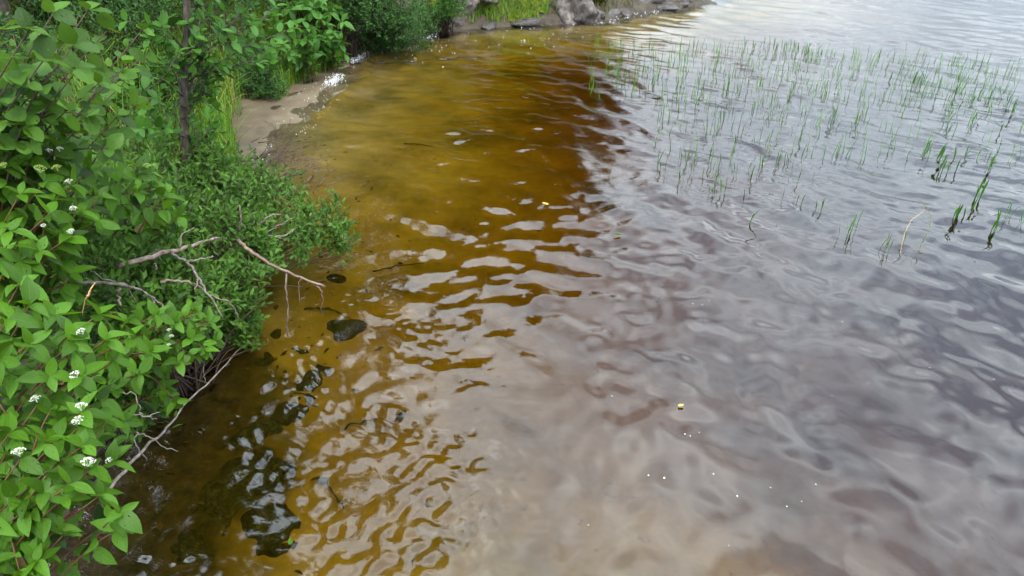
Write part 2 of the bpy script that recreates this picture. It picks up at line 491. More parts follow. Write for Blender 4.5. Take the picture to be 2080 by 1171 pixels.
gx, gy = axis(-6, 6, 0.06, 0.03, -500, 400), axis(0.5, 18, 0.06, 0.03, -60, 500, 0.1, 25)
X, Y = np.meshgrid(gx, gy)
Z = ground_z(X, Y)
v, q = sheet('ground', X, Y, Z)
me = quads_mesh('ground', v, q)
sdv = shore_sd(X, Y).ravel()
beach = (sstep(7.0, 8.6, Y) * (1 - sstep(13.4, 14.2, Y))).ravel()
nearb = ((1 - sstep(3.4, 5.2, Y)) * 1.2 + sstep(14.6, 15.6, Y) * 0.6).ravel()
soil = sstep(0.0, 0.25, sdv + 0.22 * fbm(X * 1.6, Y * 1.6, 3).ravel() - 0.75 * beach + nearb)
a = me.attributes.new('soil', 'FLOAT', 'POINT')
a.data.foreach_set('value', soil.astype(np.float32))
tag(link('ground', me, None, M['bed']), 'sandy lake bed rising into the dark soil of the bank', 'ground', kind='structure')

# the lake: one closed body of water with real waves on top
wx = axis(-3.2, 3.2, 0.0135, 0.0065, -420, 400, 0.1, 14, 0.06)
wy = axis(1.3, 5.2, 0.0135, 0.0068, -60, 480, 0.1, 22, 0.1)
X, Y = np.meshgrid(wx, wy)
step = np.maximum(np.gradient(wx)[None, :], np.gradient(wy)[:, None])
sdw = shore_sd(X, Y)
far = sstep(5.6, 10.5, Y + 0.22 * np.maximum(X, 0))
calm = 1 - 0.75 * np.exp(-(((X - 0.6) / 1.5) ** 2 + ((Y - 2.6) / 1.3) ** 2))
cove = sstep(1.8, -0.5, X) * sstep(6.5, 9.5, Y)
wr = np.random.default_rng(21)
Hh = np.zeros_like(X)
wxw = X + 0.10 * pnoise(X * 0.8, Y * 0.8) + 0.03 * pnoise(X * 2.6 + 5, Y * 2.6)
wyw = Y + 0.10 * pnoise(X * 0.8 + 31, Y * 0.8 - 7) + 0.03 * pnoise(X * 2.6 - 8, Y * 2.6 + 3)
def train(n, l0, l1, mean, spread, slope, mask):
    """n sine trains; slope = rms slope they add together"""
    global Hh
    for i in range(n):
        lam = l0 * (l1 / l0) ** wr.random()
        th = mean + wr.normal() * spread
        k = 2 * math.pi / lam
        amp = slope * math.sqrt(2.0 / n) / k
        ok = sstep(3.0, 5.0, lam / step)
        Hh += mask * ok * amp * np.sin(k * (math.cos(th) * wxw + math.sin(th) * wyw) + wr.random() * 6.283)
patch = 0.55 + 0.9 * sstep(-0.5, 0.7, fbm(X * 0.45, Y * 0.45, 3))
train(14, 0.42, 1.0, R(30), R(16), 0.074, (0.66 + 0.30 * far) * calm)              # swell towards the bank
train(22, 0.18, 0.42, R(48), R(26), 0.088, (0.10 + 0.90 * far) * (1 - 0.55 * cove) * calm * patch)   # wind waves
train(22, 0.15, 0.42, R(86), R(22), 0.085, cove * patch * sstep(17.5, 12.5, Y))
train(12, 0.2, 0.5, R(86), R(22), 0.035, cove)                         # waves in the cove
train(26, 0.10, 0.24, R(58), R(40), 0.085, far * patch * (1 - .4 * cove))
train(18, 0.15, 0.42, 0.0, 3.0, 0.040, (1 - 0.8 * far))                        # crossing ripples, near
turb = np.exp(-(((X + 1.3) / 1.0) ** 2 + ((Y - 2.9) / 1.7) ** 2) ** 1.5)
turb = np.maximum(turb, 0.75 * np.exp(-(((X + 0.75) / 0.55) ** 2 + ((Y - 2.2) / 0.9) ** 2) ** 2))
gust = sstep(-0.25, 0.45, fbm(X * 1.5 + 4, Y * 1.5, 3))
train(44, 0.066, 0.16, R(40), R(80), 0.34, turb * (0.15 + gust))
train(20, 0.14, 0.34, R(40), R(60), 0.13, turb)
mid = np.exp(-(((X + 0.35) / 1.3) ** 2 + ((Y - 5.2) / 1.8) ** 2))
train(16, 0.30, 0.62, R(75), R(34), 0.095, mid * (1 - 0.7 * turb))
train(16, 0.14, 0.28, R(75), R(40), 0.040, mid * (1 - 0.7 * turb) * (0.3 + gust))
Hh *= sstep(-0.25, 0.5, -sdw) * 0.85 + 0.15
Zw = np.where(sdw > 0.5, -0.12, Hh)
# the little wave breaking on the beach
wb = np.exp(-((sdw + 0.42 + 0.12 * fbm(Y * 0.9, X * 0 + 3, 3)) / 0.10) ** 2) * sstep(8.6, 9.8, Y) * (1 - sstep(13.0, 14.2, Y))
Zw = Zw + 0.045 * wb
v, q = sheet('lake', X, Y, Zw)
ny, nx = X.shape
idx = np.arange(ny * nx).reshape(ny, nx)
edge = np.concatenate([idx[0, :-1], idx[:-1, -1], idx[-1, :0:-1], idx[:0:-1, 0]])
low = v[edge].copy()
low[:, 2] = -4.0
nb = len(v)
e2 = np.roll(edge, -1)
n_e = len(edge)
skirt = np.stack([edge, nb + np.arange(n_e), nb + (np.arange(n_e) + 1) % n_e, e2], -1)
v = np.concatenate([v, low])
me = quads_mesh('lake_water', v, np.concatenate([q, skirt]))
import bmesh
bm = bmesh.new()
bm.from_mesh(me)
bm.verts.ensure_lookup_table()
bm.faces.new([bm.verts[nb + i] for i in range(n_e)])
bm.to_mesh(me)
bm.free()
a = me.attributes.new('ripple', 'FLOAT', 'POINT')
rip = np.concatenate([(0.06 + 0.5 * far + 0.25 * turb + 0.12 * mid).ravel() * 1.0, np.zeros(n_e)])
a.data.foreach_set('value', rip.astype(np.float32))
tag(link('lake_water', me, None, M['water']), 'rippled tea-brown lake water reflecting cloud', 'water', kind='structure')

# ------------------------------------------------------------------ leaves
def leaf_shape(wid, wpos, tipsharp, fold, curl, rows=5, serr=0.0, wave=0.0):
    """leaf of length 1 along +Y, upper side +Z"""
    vs, uv, fs = [], [], []
    for i in range(rows + 1):
        t = i / rows
        s = t ** (math.log(0.5) / math.log(wpos))
        hw = wid * 0.5 * max(0.0, math.sin(math.pi * s)) ** tipsharp
        if serr and 0 < i < rows:
            hw *= 1 + serr * (1 if i % 2 else -1)
        zc = -curl * t * t
        for k, u in ((-1, 0.0), (0, 0.5), (1, 1.0)):
            vs.append((k * hw, t, zc + abs(k) * hw * fold + wave * math.sin(t * 9 + k) * hw))
            uv.append((u, t))
    for i in range(rows):
        for k in range(2):
            a = i * 3 + k
            fs.append((a, a + 1, a + 4, a + 3))
    return np.array(vs), fs, np.array(uv)
LEAF = {
    'dogwood': [leaf_shape(0.50, 0.42, 0.85, 0.30, 0.22, 5), leaf_shape(0.56, 0.40, 0.8, 0.12, 0.38, 5, wave=0.06), leaf_shape(0.46, 0.43, 0.9, 0.42, 0.10, 5), leaf_shape(0.52, 0.42, 0.85, 0.2, -0.12, 5), leaf_shape(0.48, 0.40, 0.9, 0.55, 0.45, 6, wave=.1), leaf_shape(0.60, 0.44, 0.8, 0.05, 0.6, 6, wave=.14), leaf_shape(0.42, 0.43, 0.95, 0.75, 0.15, 5)],
    'alder': [leaf_shape(0.76, 0.46, 0.62, 0.16, 0.15, 8, 0.05), leaf_shape(0.70, 0.48, 0.65, 0.28, 0.28, 8, 0.05), leaf_shape(0.8, 0.45, 0.6, 0.08, 0.05, 8, 0.05)],
    'young': [leaf_shape(0.60, 0.42, 0.7, 0.2, 0.18, 5), leaf_shape(0.55, 0.45, 0.75, 0.3, 0.05, 5)],
    'gale': [leaf_shape(0.36, 0.62, 0.75, 0.22, 0.12, 3), leaf_shape(0.40, 0.58, 0.75, 0.12, 0.28, 3), leaf_shape(0.34, 0.6, 0.75, 0.3, -0.05, 3)],
    'farbush': [leaf_shape(0.34, 0.55, 0.8, 0.15, 0.1, 2)],
    'herb': [leaf_shape(0.50, 0.45, 0.75, 0.22, 0.3, 4), leaf_shape(0.46, 0.45, 0.8, 0.3, 0.5, 4)],
    'undergrowth': [leaf_shape(0.55, 0.45, 0.75, 0.2, 0.2, 3), leaf_shape(0.35, 0.5, 0.8, 0.2, 0.2, 3)],
    'tree': [leaf_shape(0.6, 0.45, 0.7, 0.15, 0.1, 2)],
    'lance': [leaf_shape(0.22, 0.42, 0.9, 0.25, 0.25, 4)],
}
def frames(pos, dirs, nrm, size):
    pos, d, n = np.array(pos, float), np.array(dirs, float), np.array(nrm, float)
    d /= np.linalg.norm(d, axis=1)[:, None] + 1e-9
    x = np.cross(d, n)
    x /= np.linalg.norm(x, axis=1)[:, None] + 1e-9
    n = np.cross(x, d)
    s = np.array(size, float)[:, None]
    return pos, x * s, d * s, n * s
def leaves_mesh(name, kind, pos, dirs, nrm, size, tint):
    P, Xa, Da, Na = frames(pos, dirs, nrm, size)
    tint = np.array(tint, float)
    shapes = LEAF[kind]
    pick = np.arange(len(P)) % len(shapes)
    V, Fq, U, T, off = [], [], [], [], 0
    for si, (lv, lf, lu) in enumerate(shapes):
        m = pick == si
        if not m.any():
            continue
        vv = P[m][:, None, :] + lv[None, :, 0:1] * Xa[m][:, None, :] + lv[None, :, 1:2] * Da[m][:, None, :] + lv[None, :, 2:3] * Na[m][:, None, :]
        k = m.sum()
        ff = np.array(lf)[None] + (np.arange(k) * len(lv))[:, None, None] + off
        V.append(vv.reshape(-1, 3)); Fq.append(ff.reshape(-1, 4))
        U.append(np.tile(lu, (k, 1))); T.append(np.repeat(tint[m], len(lv)))
        off += k * len(lv)
    me = quads_mesh(name, np.concatenate(V), np.concatenate(Fq))
    finish(me, np.concatenate(U), np.concatenate(T))
    return me
class Leaves:
    def __init__(s):
        s.p, s.d, s.n, s.s, s.t = [], [], [], [], []
    def add(s, p, d, n, size, t=None):
        s.p.append(tuple(p)); s.d.append(tuple(d)); s.n.append(tuple(n)); s.s.append(size)
        s.t.append(rnd.random() if t is None else t)
PENDING = []          # (thing, leaf kind, material, Leaves, how many become parts)
def jv(k):
    return Vector((rnd.gauss(0, k), rnd.gauss(0, k), rnd.gauss(0, k)))
def upn(k=0.35):
    """leaf upper sides face the light, unevenly"""
    return Vector((0.10, -0.18, 1.0)) + jv(k)

def opposite_shoot(L, mb, pts, size, start=0.35, gap=0.06, r0=0.006, r1=0.002, tipn=4, tilt=0.35, mb_tint=0.0):
    """a leafy stem with crosswise pairs of leaves"""
    mb.tube(pts, r0, r1, 5, mb_tint)
    seg = [(pts[i + 1] - pts[i]).length for i in range(len(pts) - 1)]
    tot = sum(seg)
    u, k = start * tot, 0
    while u < tot * 0.97:
        acc, i = 0, 0
        while i < len(seg) - 1 and acc + seg[i] < u:
            acc += seg[i]; i += 1
        p = pts[i].lerp(pts[i + 1], (u - acc) / max(seg[i], 1e-6))
        d = (pts[i + 1] - pts[i]).normalized()
        a = d.cross(Vector((0, 0, 1)))
        if a.length < 0.05:
            a = Vector((1, 0, 0))
        a.normalize()
        b = d.cross(a)
        q = a if k % 2 == 0 else (b * 0.7 + a * 0.5)
        g = 0.6 + 0.4 * min(1, u / tot + 0.2)
        for sgn in (-1, 1):
            dr = q * sgn + d * 0.55 + jv(0.22) + Vector((0, 0, -0.15))
            L.add(p + q * sgn * 0.008, dr, upn(tilt), size * g * rnd.uniform(0.45, 1.15), min(.85, max(0, (u / tot) * .45 + rnd.gauss(.2, .25))) if rnd.random() > .005 else .999)
        u += gap * rnd.uniform(0.8, 1.2)
        k += 1
    d = (pts[-1] - pts[-2]).normalized()
    ph = rnd.random() * 6.3
    for j in range(tipn):
        th = ph + j * 6.283 / tipn
        a = d.orthogonal().normalized()
        b = d.cross(a)
        dr = (a * math.cos(th) + b * math.sin(th)) * 0.9 + d * rnd.uniform(0.25, 0.7) + jv(0.12)
        L.add(pts[-1], dr, upn(tilt * 0.8) + d * 0.3, size * rnd.uniform(0.6, 1.12), min(.85, max(0, rnd.gauss(.7, .2))))
def flower_mesh(name, seed, bud=False):
    r = random.Random(seed)
    mb = MB()
    for i in range(52):
        th, ra = r.random() * 6.283, math.sqrt(r.random())
        p = np.array([math.cos(th) * ra * 0.5, math.sin(th) * ra * 0.5, 0.26 * (1 - ra * ra) + r.uniform(-.05, .05)])
        s = r.uniform(0.055, 0.09)
        # a small four-petalled floret
        q = [(0, 0, s * 0.35)] + [(math.cos(a) * s * (1 if k % 2 else 0.45), math.sin(a) * s * (1 if k % 2 else 0.45), 0)
                                 for k, a in enumerate([j * math.pi / 4 + th for j in range(8)])]
        mb.add(np.array(q) + p, [(0, 1 + k, 1 + (k + 1) % 8) for k in range(8)])
        mb.add(np.array([(0, 0, 0.05), (s * .5, 0, -.0), (0, s * .5, 0), (-s * .5, 0, 0), (0, -s * .5, 0), (0, 0, -s)]) + p - np.array([0, 0, s * .3]),
               [(0, 1, 2), (0, 2, 3), (0, 3, 4), (0, 4, 1), (5, 2, 1), (5, 3, 2), (5, 4, 3), (5, 1, 4)])
        if i % 9 == 0:
            mb.tube([(0, 0, -0.45), (p[0] * .8, p[1] * .8, p[2] - s)], 0.012, 0.012, 3)
    return mb.mesh(name, False)
FLOWERS = [flower_mesh('flower_head', s) for s in (1, 2, 3)]
BUDS = [flower_mesh('flower_bud', s) for s in (4, 5)]
for f in FLOWERS:
    f.materials.append(M['flower'])
for f in BUDS:
    f.materials.append(M['bud'])
def put_flower(thing, p, size, bud=False):
    o = link('flower_bud' if bud else 'flower_head', rnd.choice(BUDS if bud else FLOWERS), thing)
    o.location = Vector(p) - thing.location
    o.scale = (size * .72,) * 3
    o.rotation_euler = (rnd.uniform(-.3, .3), rnd.uniform(-.3, .3), rnd.random() * 6)

def shrub(name, label, base, tips, kind, mat, size, stem_mat='stem', r0=0.008, gap=0.06, sides=2, start=0.35, tipn=4, parts=220,
          group=None, flowers=(), buds=(), extra=0, arch=0.35, tilt=0.5, side_len=0.22, cat='shrub', roots=None):
    """a shrub whose main stems run from its foot to the given tips"""
    base = Vector(base)
    th = empty(name, base, label, cat, group)
    L = Leaves()
    tips = [Vector(t) for t in tips]
    for k in range(extra):
        a, b = rnd.choice(tips), rnd.choice(tips)
        t = a.lerp(b, rnd.random()) + jv(0.06) + Vector((-0.05, 0.05, -rnd.random() * 0.35))
        tips.append(t)
    for t in tips:
        mb = MB()
        rt = base + Vector((rnd.gauss(0, 0.08), rnd.gauss(0, 0.08), 0))
        if roots:
            rt = Vector(min(roots, key=lambda r: (Vector(r) - t).length)) + Vector((rnd.gauss(0, .05), rnd.gauss(0, .05), 0))
        ctrl = rt.lerp(t, 0.45) + Vector((0, 0, (t - rt).length * arch)) + jv(0.04)
        pts = bez(rt, ctrl, t, 9)
        opposite_shoot(L, mb, pts, size, start, gap, r0 * rnd.uniform(0.7, 1.1), 0.0022, tipn, tilt, rnd.random() * 0.6)
        for s in range(sides):
            i = rnd.randint(4, 7)
            p = pts[i]
            d = (pts[i + 1] - pts[i]).normalized()
            e = p + (d * 0.6 + jv(0.6) + Vector((0, 0, 0.25))).normalized() * side_len * rnd.uniform(0.6, 1.2)
            opposite_shoot(L, mb, bez(p, p.lerp(e, .5) + Vector((0, 0, .03)), e, 5), size * 0.92, 0.3, gap, 0.004, 0.0018, tipn, tilt)
        for i in range(len(mb.v)):
            mb.v[i] = mb.v[i] - np.array(base)
        link('stem', mb.mesh('stem'), th, M[stem_mat])
    for p, s in flowers:
        put_flower(th, p, s)
    for p, s in buds:
        put_flower(th, p, s, True)
    PENDING.append((th, kind, mat, L, parts))
    return th
def twig_bush(name, label, base, blobs, kind, mat, size, n, parts=0, per=9, twig=0.16, group=None, cat='bush', low=-0.5, out=0.75, tuft=True):
    """a dense bush: short leafy twigs all over the given ellipsoids (centre, radii), branches from the foot"""
    base = Vector(base)
    th = empty(name, base, label, cat, group)
    L, mb = Leaves(), MB()
    vol = [b[1][0] * b[1][1] + b[1][0] * b[1][2] for b in blobs]
    tot = sum(vol)
    for (c, r), vv in zip(blobs, vol):
        c = Vector(c)
        k = int(n * vv / tot)
        for i in range(k):
            while True:
                d = jv(1).normalized()
                if d.z > low:
                    break
            lump = 0.86 + 0.22 * math.sin(d.x * 5 + c.x * 9) * math.sin(d.y * 6 + c.y * 7) + rnd.gauss(0, 0.06)
            rad = lump * (rnd.uniform(0.6, 1.0) if rnd.random() < 0.35 else rnd.uniform(0.88, 1.05))
            tip = c + Vector((d.x * r[0], d.y * r[1], d.z * r[2])) * rad
            dr = (d * out + Vector((0, 0, 0.55)) + jv(0.35)).normalized()
            ln = twig * rnd.uniform(0.6, 1.3)
            p0 = tip - dr * ln
            if i % 3 == 0:
                mb.tube([p0, tip], 0.0022, 0.0012, 3, rnd.random() * .4)
            if i % 7 == 0:
                mid_ = base.lerp(p0, 0.55) + jv(0.04) + Vector((0, 0, 0.08))
                mb.tube(bez(base + Vector((rnd.gauss(0, .1), rnd.gauss(0, .1), 0)), mid_, p0, 6), 0.008, 0.003, 4, rnd.random() * .5)
            a = dr.orthogonal().normalized()
            b = dr.cross(a)
            tw = rnd.random()
            for j in range(per):
                u = 1 - (j / per) ** 1.3
                ang = j * 2.4 + rnd.random() * 0.5 + i
                side = a * math.cos(ang) + b * math.sin(ang)
                opening = 0.45 + 1.3 * (1 - u) if tuft else 0.8
                ld = dr * (1.0 - 0.35 * (1 - u)) + side * opening
                L.add(p0 + dr * ln * u, ld, dr * 1.0 - side * 0.2 + jv(0.2) + Vector((0, 0, .35)), size * rnd.uniform(0.7, 1.15) * (0.75 + 0.35 * (1 - abs(u - .5))),
                      min(0.95, max(0, 0.55 * tw + 0.4 * rnd.random())))
    for i in range(len(mb.v)):
        mb.v[i] = mb.v[i] - np.array(base)
    link('stem', mb.mesh('stem'), th, M['darktwig'])
    PENDING.append((th, kind, mat, L, parts))
    return th


# ------------------------------------------------------------------ rocks
def rock_mesh(seed, flat=0.0, rough=0.22, cuts=5, sub=3, stria=0.0):
    r = random.Random(seed)
    bm = bmesh.new()
    bmesh.ops.create_icosphere(bm, subdivisions=sub, radius=1)
    planes = [(Vector((r.gauss(0, 1), r.gauss(0, 1), r.gauss(0, 0.8))).normalized(), r.uniform(0.55, 0.85)) for _ in range(cuts)]
    co = np.array([v.co for v in bm.verts])
    for n, d in planes:
        e = co @ np.array(n) - d
        co = co - np.outer(np.maximum(e, 0) * 0.92, np.array(n))
    ox = r.uniform(0, 50)
    n1 = fbm(co[:, 0] * 1.7 + ox + co[:, 2], co[:, 1] * 1.7 - co[:, 2] * 0.7, 4)
    n2 = pnoise(co[:, 0] * 1.5 + co[:, 2] * 7 + ox, co[:, 1] * 1.5 + co[:, 2] * 2)
    co = co * (1 + rough * n1 + stria * n2)[:, None]
    for v, c in zip(bm.verts, co):
        v.co = c
    me = bpy.data.meshes.new('rock')
    bm.to_mesh(me)
    bm.free()
    me.polygons.foreach_set('use_smooth', np.ones(len(me.polygons), dtype=bool))
    return me
def rock(name, label, loc, scale, rotz, seed, mat, group=None, **k):
    o = link(name, rock_mesh(seed, **k), None, M[mat])
    o.location, o.scale, o.rotation_euler = loc, scale, (rnd.uniform(-.15, .15), rnd.uniform(-.15, .15), rotz)
    return tag(o, label, 'rock', group)
def low(v, dz):
    return Vector((v.x, v.y, v.z + dz))
rock('boulder', 'low dark rock slab beside the big rounded bush at the water', at(893, 62, 0.0) + Vector((0, .3, .1)), (0.50, 0.45, 0.28), 0.3, 31, 'darkrock', cuts=7, sub=4)
rock('boulder', 'squarish grey boulder between the rounded bush and the grass clump', at(938, 58, 0) + Vector((0.05, .45, .3)), (0.46, 0.45, 0.58), 0.5, 37, 'rock', cuts=8, sub=4)
rock('boulder', 'grey boulder top above the squarish boulder, left of the grass', at(965, 30, 0.3) + Vector((0, .6, .35)), (0.50, 0.5, 0.40), 1.1, 33, 'rock', cuts=6, sub=4)
rock('rock_outcrop', 'large grey streaked rock sloping into the water right of the grass clump', at(1150, 50, 0) + Vector((0.05, .85, .15)), (0.66, 0.95, 1.05), 0.25, 52, 'rock', cuts=4, sub=5, stria=0.10)
rock('boulder', 'small wet rock on the right side of the streaked outcrop', at(1192, 46, 0) + Vector((0, .4, .0)), (0.40, 0.5, 0.30), 0.9, 55, 'darkrock', cuts=6, sub=4, stria=0.05)
rock('boulder', 'low wet rock left of the streaked outcrop under the grass', at(1095, 48, 0) + Vector((0, .35, 0)), (0.36, 0.3, 0.22), 0.2, 56, 'darkrock', cuts=5)
rock('rock_slab', 'long flat dark slab at the tip of the point', at(1290, 18, 0) + Vector((0, .5, .08)), (1.15, 0.75, 0.36), 0.45, 57, 'darkrock', cuts=4, sub=4, stria=0.08)
rock('boulder', 'low dark rock in the wash between the outcrop and the flat slab', at(1232, 35, 0) + Vector((0, .2, -.02)), (0.36, 0.36, 0.18), 0.1, 58, 'darkrock', cuts=5)
rock('boulder', 'small dark stone at the grass foot left of the streaked outcrop', at(1000, 50, 0) + Vector((0, .25, 0)), (0.30, 0.22, 0.15), 0.6, 59, 'darkrock', cuts=5)
SUNK = [((535, 755), (.20, .15, .12), .34, 'round dark stone lying on the amber sand below the overhanging bush'),
        ((462, 782), (.12, .10, .08), .30, 'dark stone left of the round stone on the amber sand'),
        ((440, 832), (.12, .09, .07), .30, 'small dark stone nearest the long pale stick under water'),
        ((497, 832), (.15, .07, .07), .33, 'narrow flat dark stone below the round stone under water'),
        ((562, 703), (.14, .10, .08), .34, 'dark stone behind the round stone under the hanging twigs'),
        ((612, 735), (.08, .07, .06), .36, 'small dark stone right of the round stone under water'),
        ((683, 585), (.10, .09, .08), .36, 'dark stone just right of the pink branch tip under water'),
        ((652, 540), (.13, .06, .06), .34, 'flat dark stone in the shade of the bush tip'),
        ((700, 690), (.20, .17, .13), .42, 'blackish stone under glinting ripples right of the hanging twigs'),
        ((640, 800), (.15, .11, .09), .42, 'blackish stone among ripples in the amber shallows'),
        ((420, 930), (.30, .26, .17), .34, 'large weedy boulder under water right of the long pale stick'),
        ((520, 930), (.26, .20, .14), .42, 'broad dark boulder under rippled water beside the weedy one'),
        ((340, 1010), (.28, .26, .20), .30, 'dark boulder under water next to the white-flowered shrub'),
        ((450, 1060), (.30, .25, .16), .40, 'broad black boulder under the ripples at the bottom edge'),
        ((290, 1130), (.30, .26, .20), .28, 'black boulder at the lower corner under the shrub'),
        ((560, 1110), (.22, .16, .12), .48, 'dark boulder at the bottom edge where amber water begins'),
        ((230, 1060), (.30, .28, .2), .22, 'dark boulder close under the flowered dogwood at the waterline'),
        ((470, 990), (.34, .26, .16), .42, 'broadest black boulder in the middle of the rippled dark water'),
        ((360, 930), (.25, .22, .16), .30, 'dark boulder just right of the long pale stick'),
        ((540, 1010), (.22, .2, .13), .46, 'dark boulder on the amber side of the rippled dark water'),
        ((600, 870), (.16, .12, .09), .46, 'dark stone half lost in amber ripples'),
        ((380, 1140), (.26, .2, .16), .36, 'black boulder between two others at the bottom edge')]
for i, ((px, py), sc_, dep, lab) in enumerate(SUNK):
    p = bed_at(px, py, dep)
    zb = gz(p.x, p.y)
    rock('submerged_rock', lab, (p.x, p.y, min(zb + sc_[2] * 0.15, -0.15 - sc_[2])), sc_, rnd.random() * 3, 100 + i, 'sunkrock', 'stones on the bed near the bank', cuts=3, rough=0.16)

# ------------------------------------------------------------------ plants of the near bank
def tipl(l):
    return [at(*t) for t in l]
def on_ground(x, y, dz=-0.03):
    return Vector((x, y, max(gz(x, y), -0.1) + dz))
fl = lambda l: [(at(x, y, z) + Vector((0, 0, 0.02)), s) for x, y, z, s in l]
shrub('dogwood_shrub', 'bright green dogwood with four white flower heads at the lower corner', on_ground(-2.2, 1.3),
      tipl([(76, 822, 1.55), (166, 838, 1.55), (160, 868, 1.5), (42, 932, 1.45), (184, 952, 1.42), (205, 1005, 1.35), (130, 1012, 1.36), (238, 1075, 1.2), (130, 1085, 1.22),
            (62, 1050, 1.3), (20, 880, 1.5), (100, 960, 1.45), (225, 940, 1.35), (170, 905, 1.5), (90, 1000, 1.4), (30, 1010, 1.38), (110, 900, 1.5), (215, 860, 1.4)]),
      'dogwood', 'dogwood', 0.083, sides=1, start=0.58, gap=0.10, parts=300, extra=4, arch=0.28,
      flowers=fl([(76, 820, 1.59, .045), (168, 835, 1.59, .05), (162, 864, 1.54, .05), (42, 928, 1.49, .055), (184, 948, 1.46, .055), (225, 945, 1.38, .03)]))
shrub('dogwood_shrub', 'dogwood with large drooping leaves above the white-flowered one at the photo edge', on_ground(-2.45, 1.9),
      tipl([(40, 578, 1.85), (15, 650, 1.8), (200, 640, 1.74), (215, 690, 1.7), (265, 690, 1.55), (150, 695, 1.72), (110, 640, 1.76), (60, 700, 1.74), (165, 765, 1.62), (100, 765, 1.66),
            (20, 760, 1.68), (60, 620, 1.8), (230, 735, 1.55)]),
      'dogwood', 'dogwood', 0.090, sides=1, start=0.58, gap=0.105, parts=260, extra=3, arch=0.28,
      flowers=fl([(155, 772, 1.64, .045), (168, 684, 1.74, .04)]))
shrub('dogwood_shrub', 'leafy dogwood spray reaching over the dark water with small flowers', on_ground(-2.6, 2.75),
      tipl([(400, 636, 1.15), (425, 655, 1.1), (350, 655, 1.18), (335, 695, 1.12), (388, 690, 1.05), (305, 715, 1.15), (362, 735, 0.98), (330, 800, 0.75), (285, 760, 1.1), (320, 640, 1.25)]),
      'dogwood', 'dogwood', 0.085, sides=2, start=0.55, gap=0.07, parts=220, extra=5, arch=0.3,
      flowers=fl([(330, 655, 1.2, .03), (345, 678, 1.16, .03), (350, 690, 1.14, .03), (345, 708, 1.12, .025)]))
shrub('dogwood_shrub', 'yellow-green dogwood with small white flowers at mid height on the photo edge', on_ground(-2.75, 2.6),
      tipl([(60, 325, 2.0), (120, 318, 1.96), (145, 378, 1.9), (40, 395, 1.92), (100, 435, 1.86), (160, 428, 1.8), (195, 450, 1.72), (20, 470, 1.85), (140, 482, 1.75), (80, 510, 1.75), (185, 345, 1.88),
            (20, 340, 2.0), (90, 370, 1.93), (40, 530, 1.72), (200, 400, 1.8)]),
      'dogwood', 'dogwood', 0.095, sides=1, start=0.55, gap=0.075, parts=260, extra=3, arch=0.3,
      flowers=fl([(103, 315, 2.0, .035), (124, 312, 2.0, .04), (143, 378, 1.94, .04), (152, 433, 1.85, .04), (147, 480, 1.8, .04), (92, 468, 1.82, .03)]), buds=fl([(85, 352, 1.98, .06), (118, 350, 1.97, .05), (10, 345, 2.02, .04)]))
shrub('dogwood_shrub', 'dogwood shoot with long pointed leaves rising before the slim trunk', on_ground(-2.8, 3.7),
      tipl([(285, 345, 1.5), (268, 385, 1.48), (240, 372, 1.6), (330, 400, 1.32), (365, 440, 1.15), (205, 350, 1.7), (310, 375, 1.4), (350, 400, 1.28)]),
      'dogwood', 'dogwood', 0.115, sides=1, start=0.6, gap=0.07, parts=160, extra=3, arch=0.3, buds=fl([(300, 343, 1.5, .06)]))
shrub('alder_shrub', 'tall dark alder with toothed round leaves filling the upper photo corner', on_ground(-3.1, 2.5),
      tipl([(60, 60, 2.52), (150, 90, 2.45), (30, 150, 2.36), (120, 200, 2.22), (220, 60, 2.42), (260, 130, 2.28), (200, 170, 2.24), (295, 110, 2.15), (60, 240, 2.16), (20, 285, 2.1), (130, 272, 2.02),
            (240, 235, 2.02), (275, 215, 2.02), (90, 120, 2.42), (5, 60, 2.5), (180, 20, 2.5), (110, 25, 2.55), (290, 60, 2.3), (180, 240, 2.1), (0, 220, 2.2), (160, 140, 2.35)]),
      'alder', 'alder', 0.088, 'darktwig', r0=0.012, sides=2, start=0.5, gap=0.07, parts=300, extra=8, arch=0.22, tilt=0.5, tipn=3, side_len=0.3)

# slim young tree
t0, t1, t2 = at(371, 385, 0.75), at(374, 200, 1.5), at(380, 0, 2.2)
ground0 = Vector((t0.x - 0.03, t0.y + 0.02, gz(t0.x, t0.y) - 0.05))
top = t2 + (t2 - t1) * 4.2 + Vector((-0.2, 0.3, 0.4))
trunk = smooth_line([ground0, t0, at(377, 300, 1.1), t1, t2, t2.lerp(top, .5) + Vector((.08, 0, 0)), top], 5, 0.004)
yt = empty('young_tree', ground0, 'slim young tree with a bare brown trunk among the bank shrubs', 'tree')
mb, L = MB(), Leaves()
mb.tube([p - ground0 for p in trunk], 0.050, 0.012, 9)
YT = [(450, 60, 2.0), (520, 60, 1.9), (555, 95, 1.76), (480, 110, 1.8), (420, 120, 1.78), (330, 90, 1.95), (300, 150, 1.8), (500, 30, 2.0), (430, 30, 2.05), (560, 30, 1.92), (340, 40, 2.08), (430, 140, 1.68),
      (470, 85, 1.9), (300, 50, 2.1), (540, 120, 1.7), (400, 80, 1.95), (590, 60, 1.85), (320, 200, 1.55), (440, 250, 1.3), (300, 260, 1.45)]
tips = tipl(YT)
for k in range(70):
    h = rnd.uniform(0.0, 1.0)
    a = rnd.random() * 6.283
    p = t2.lerp(top, h)
    rad = 1.25 * (1 - 0.6 * h) * rnd.uniform(0.5, 1)
    tips.append(p + Vector((math.cos(a) * rad, math.sin(a) * rad, rnd.uniform(.15, .6))))
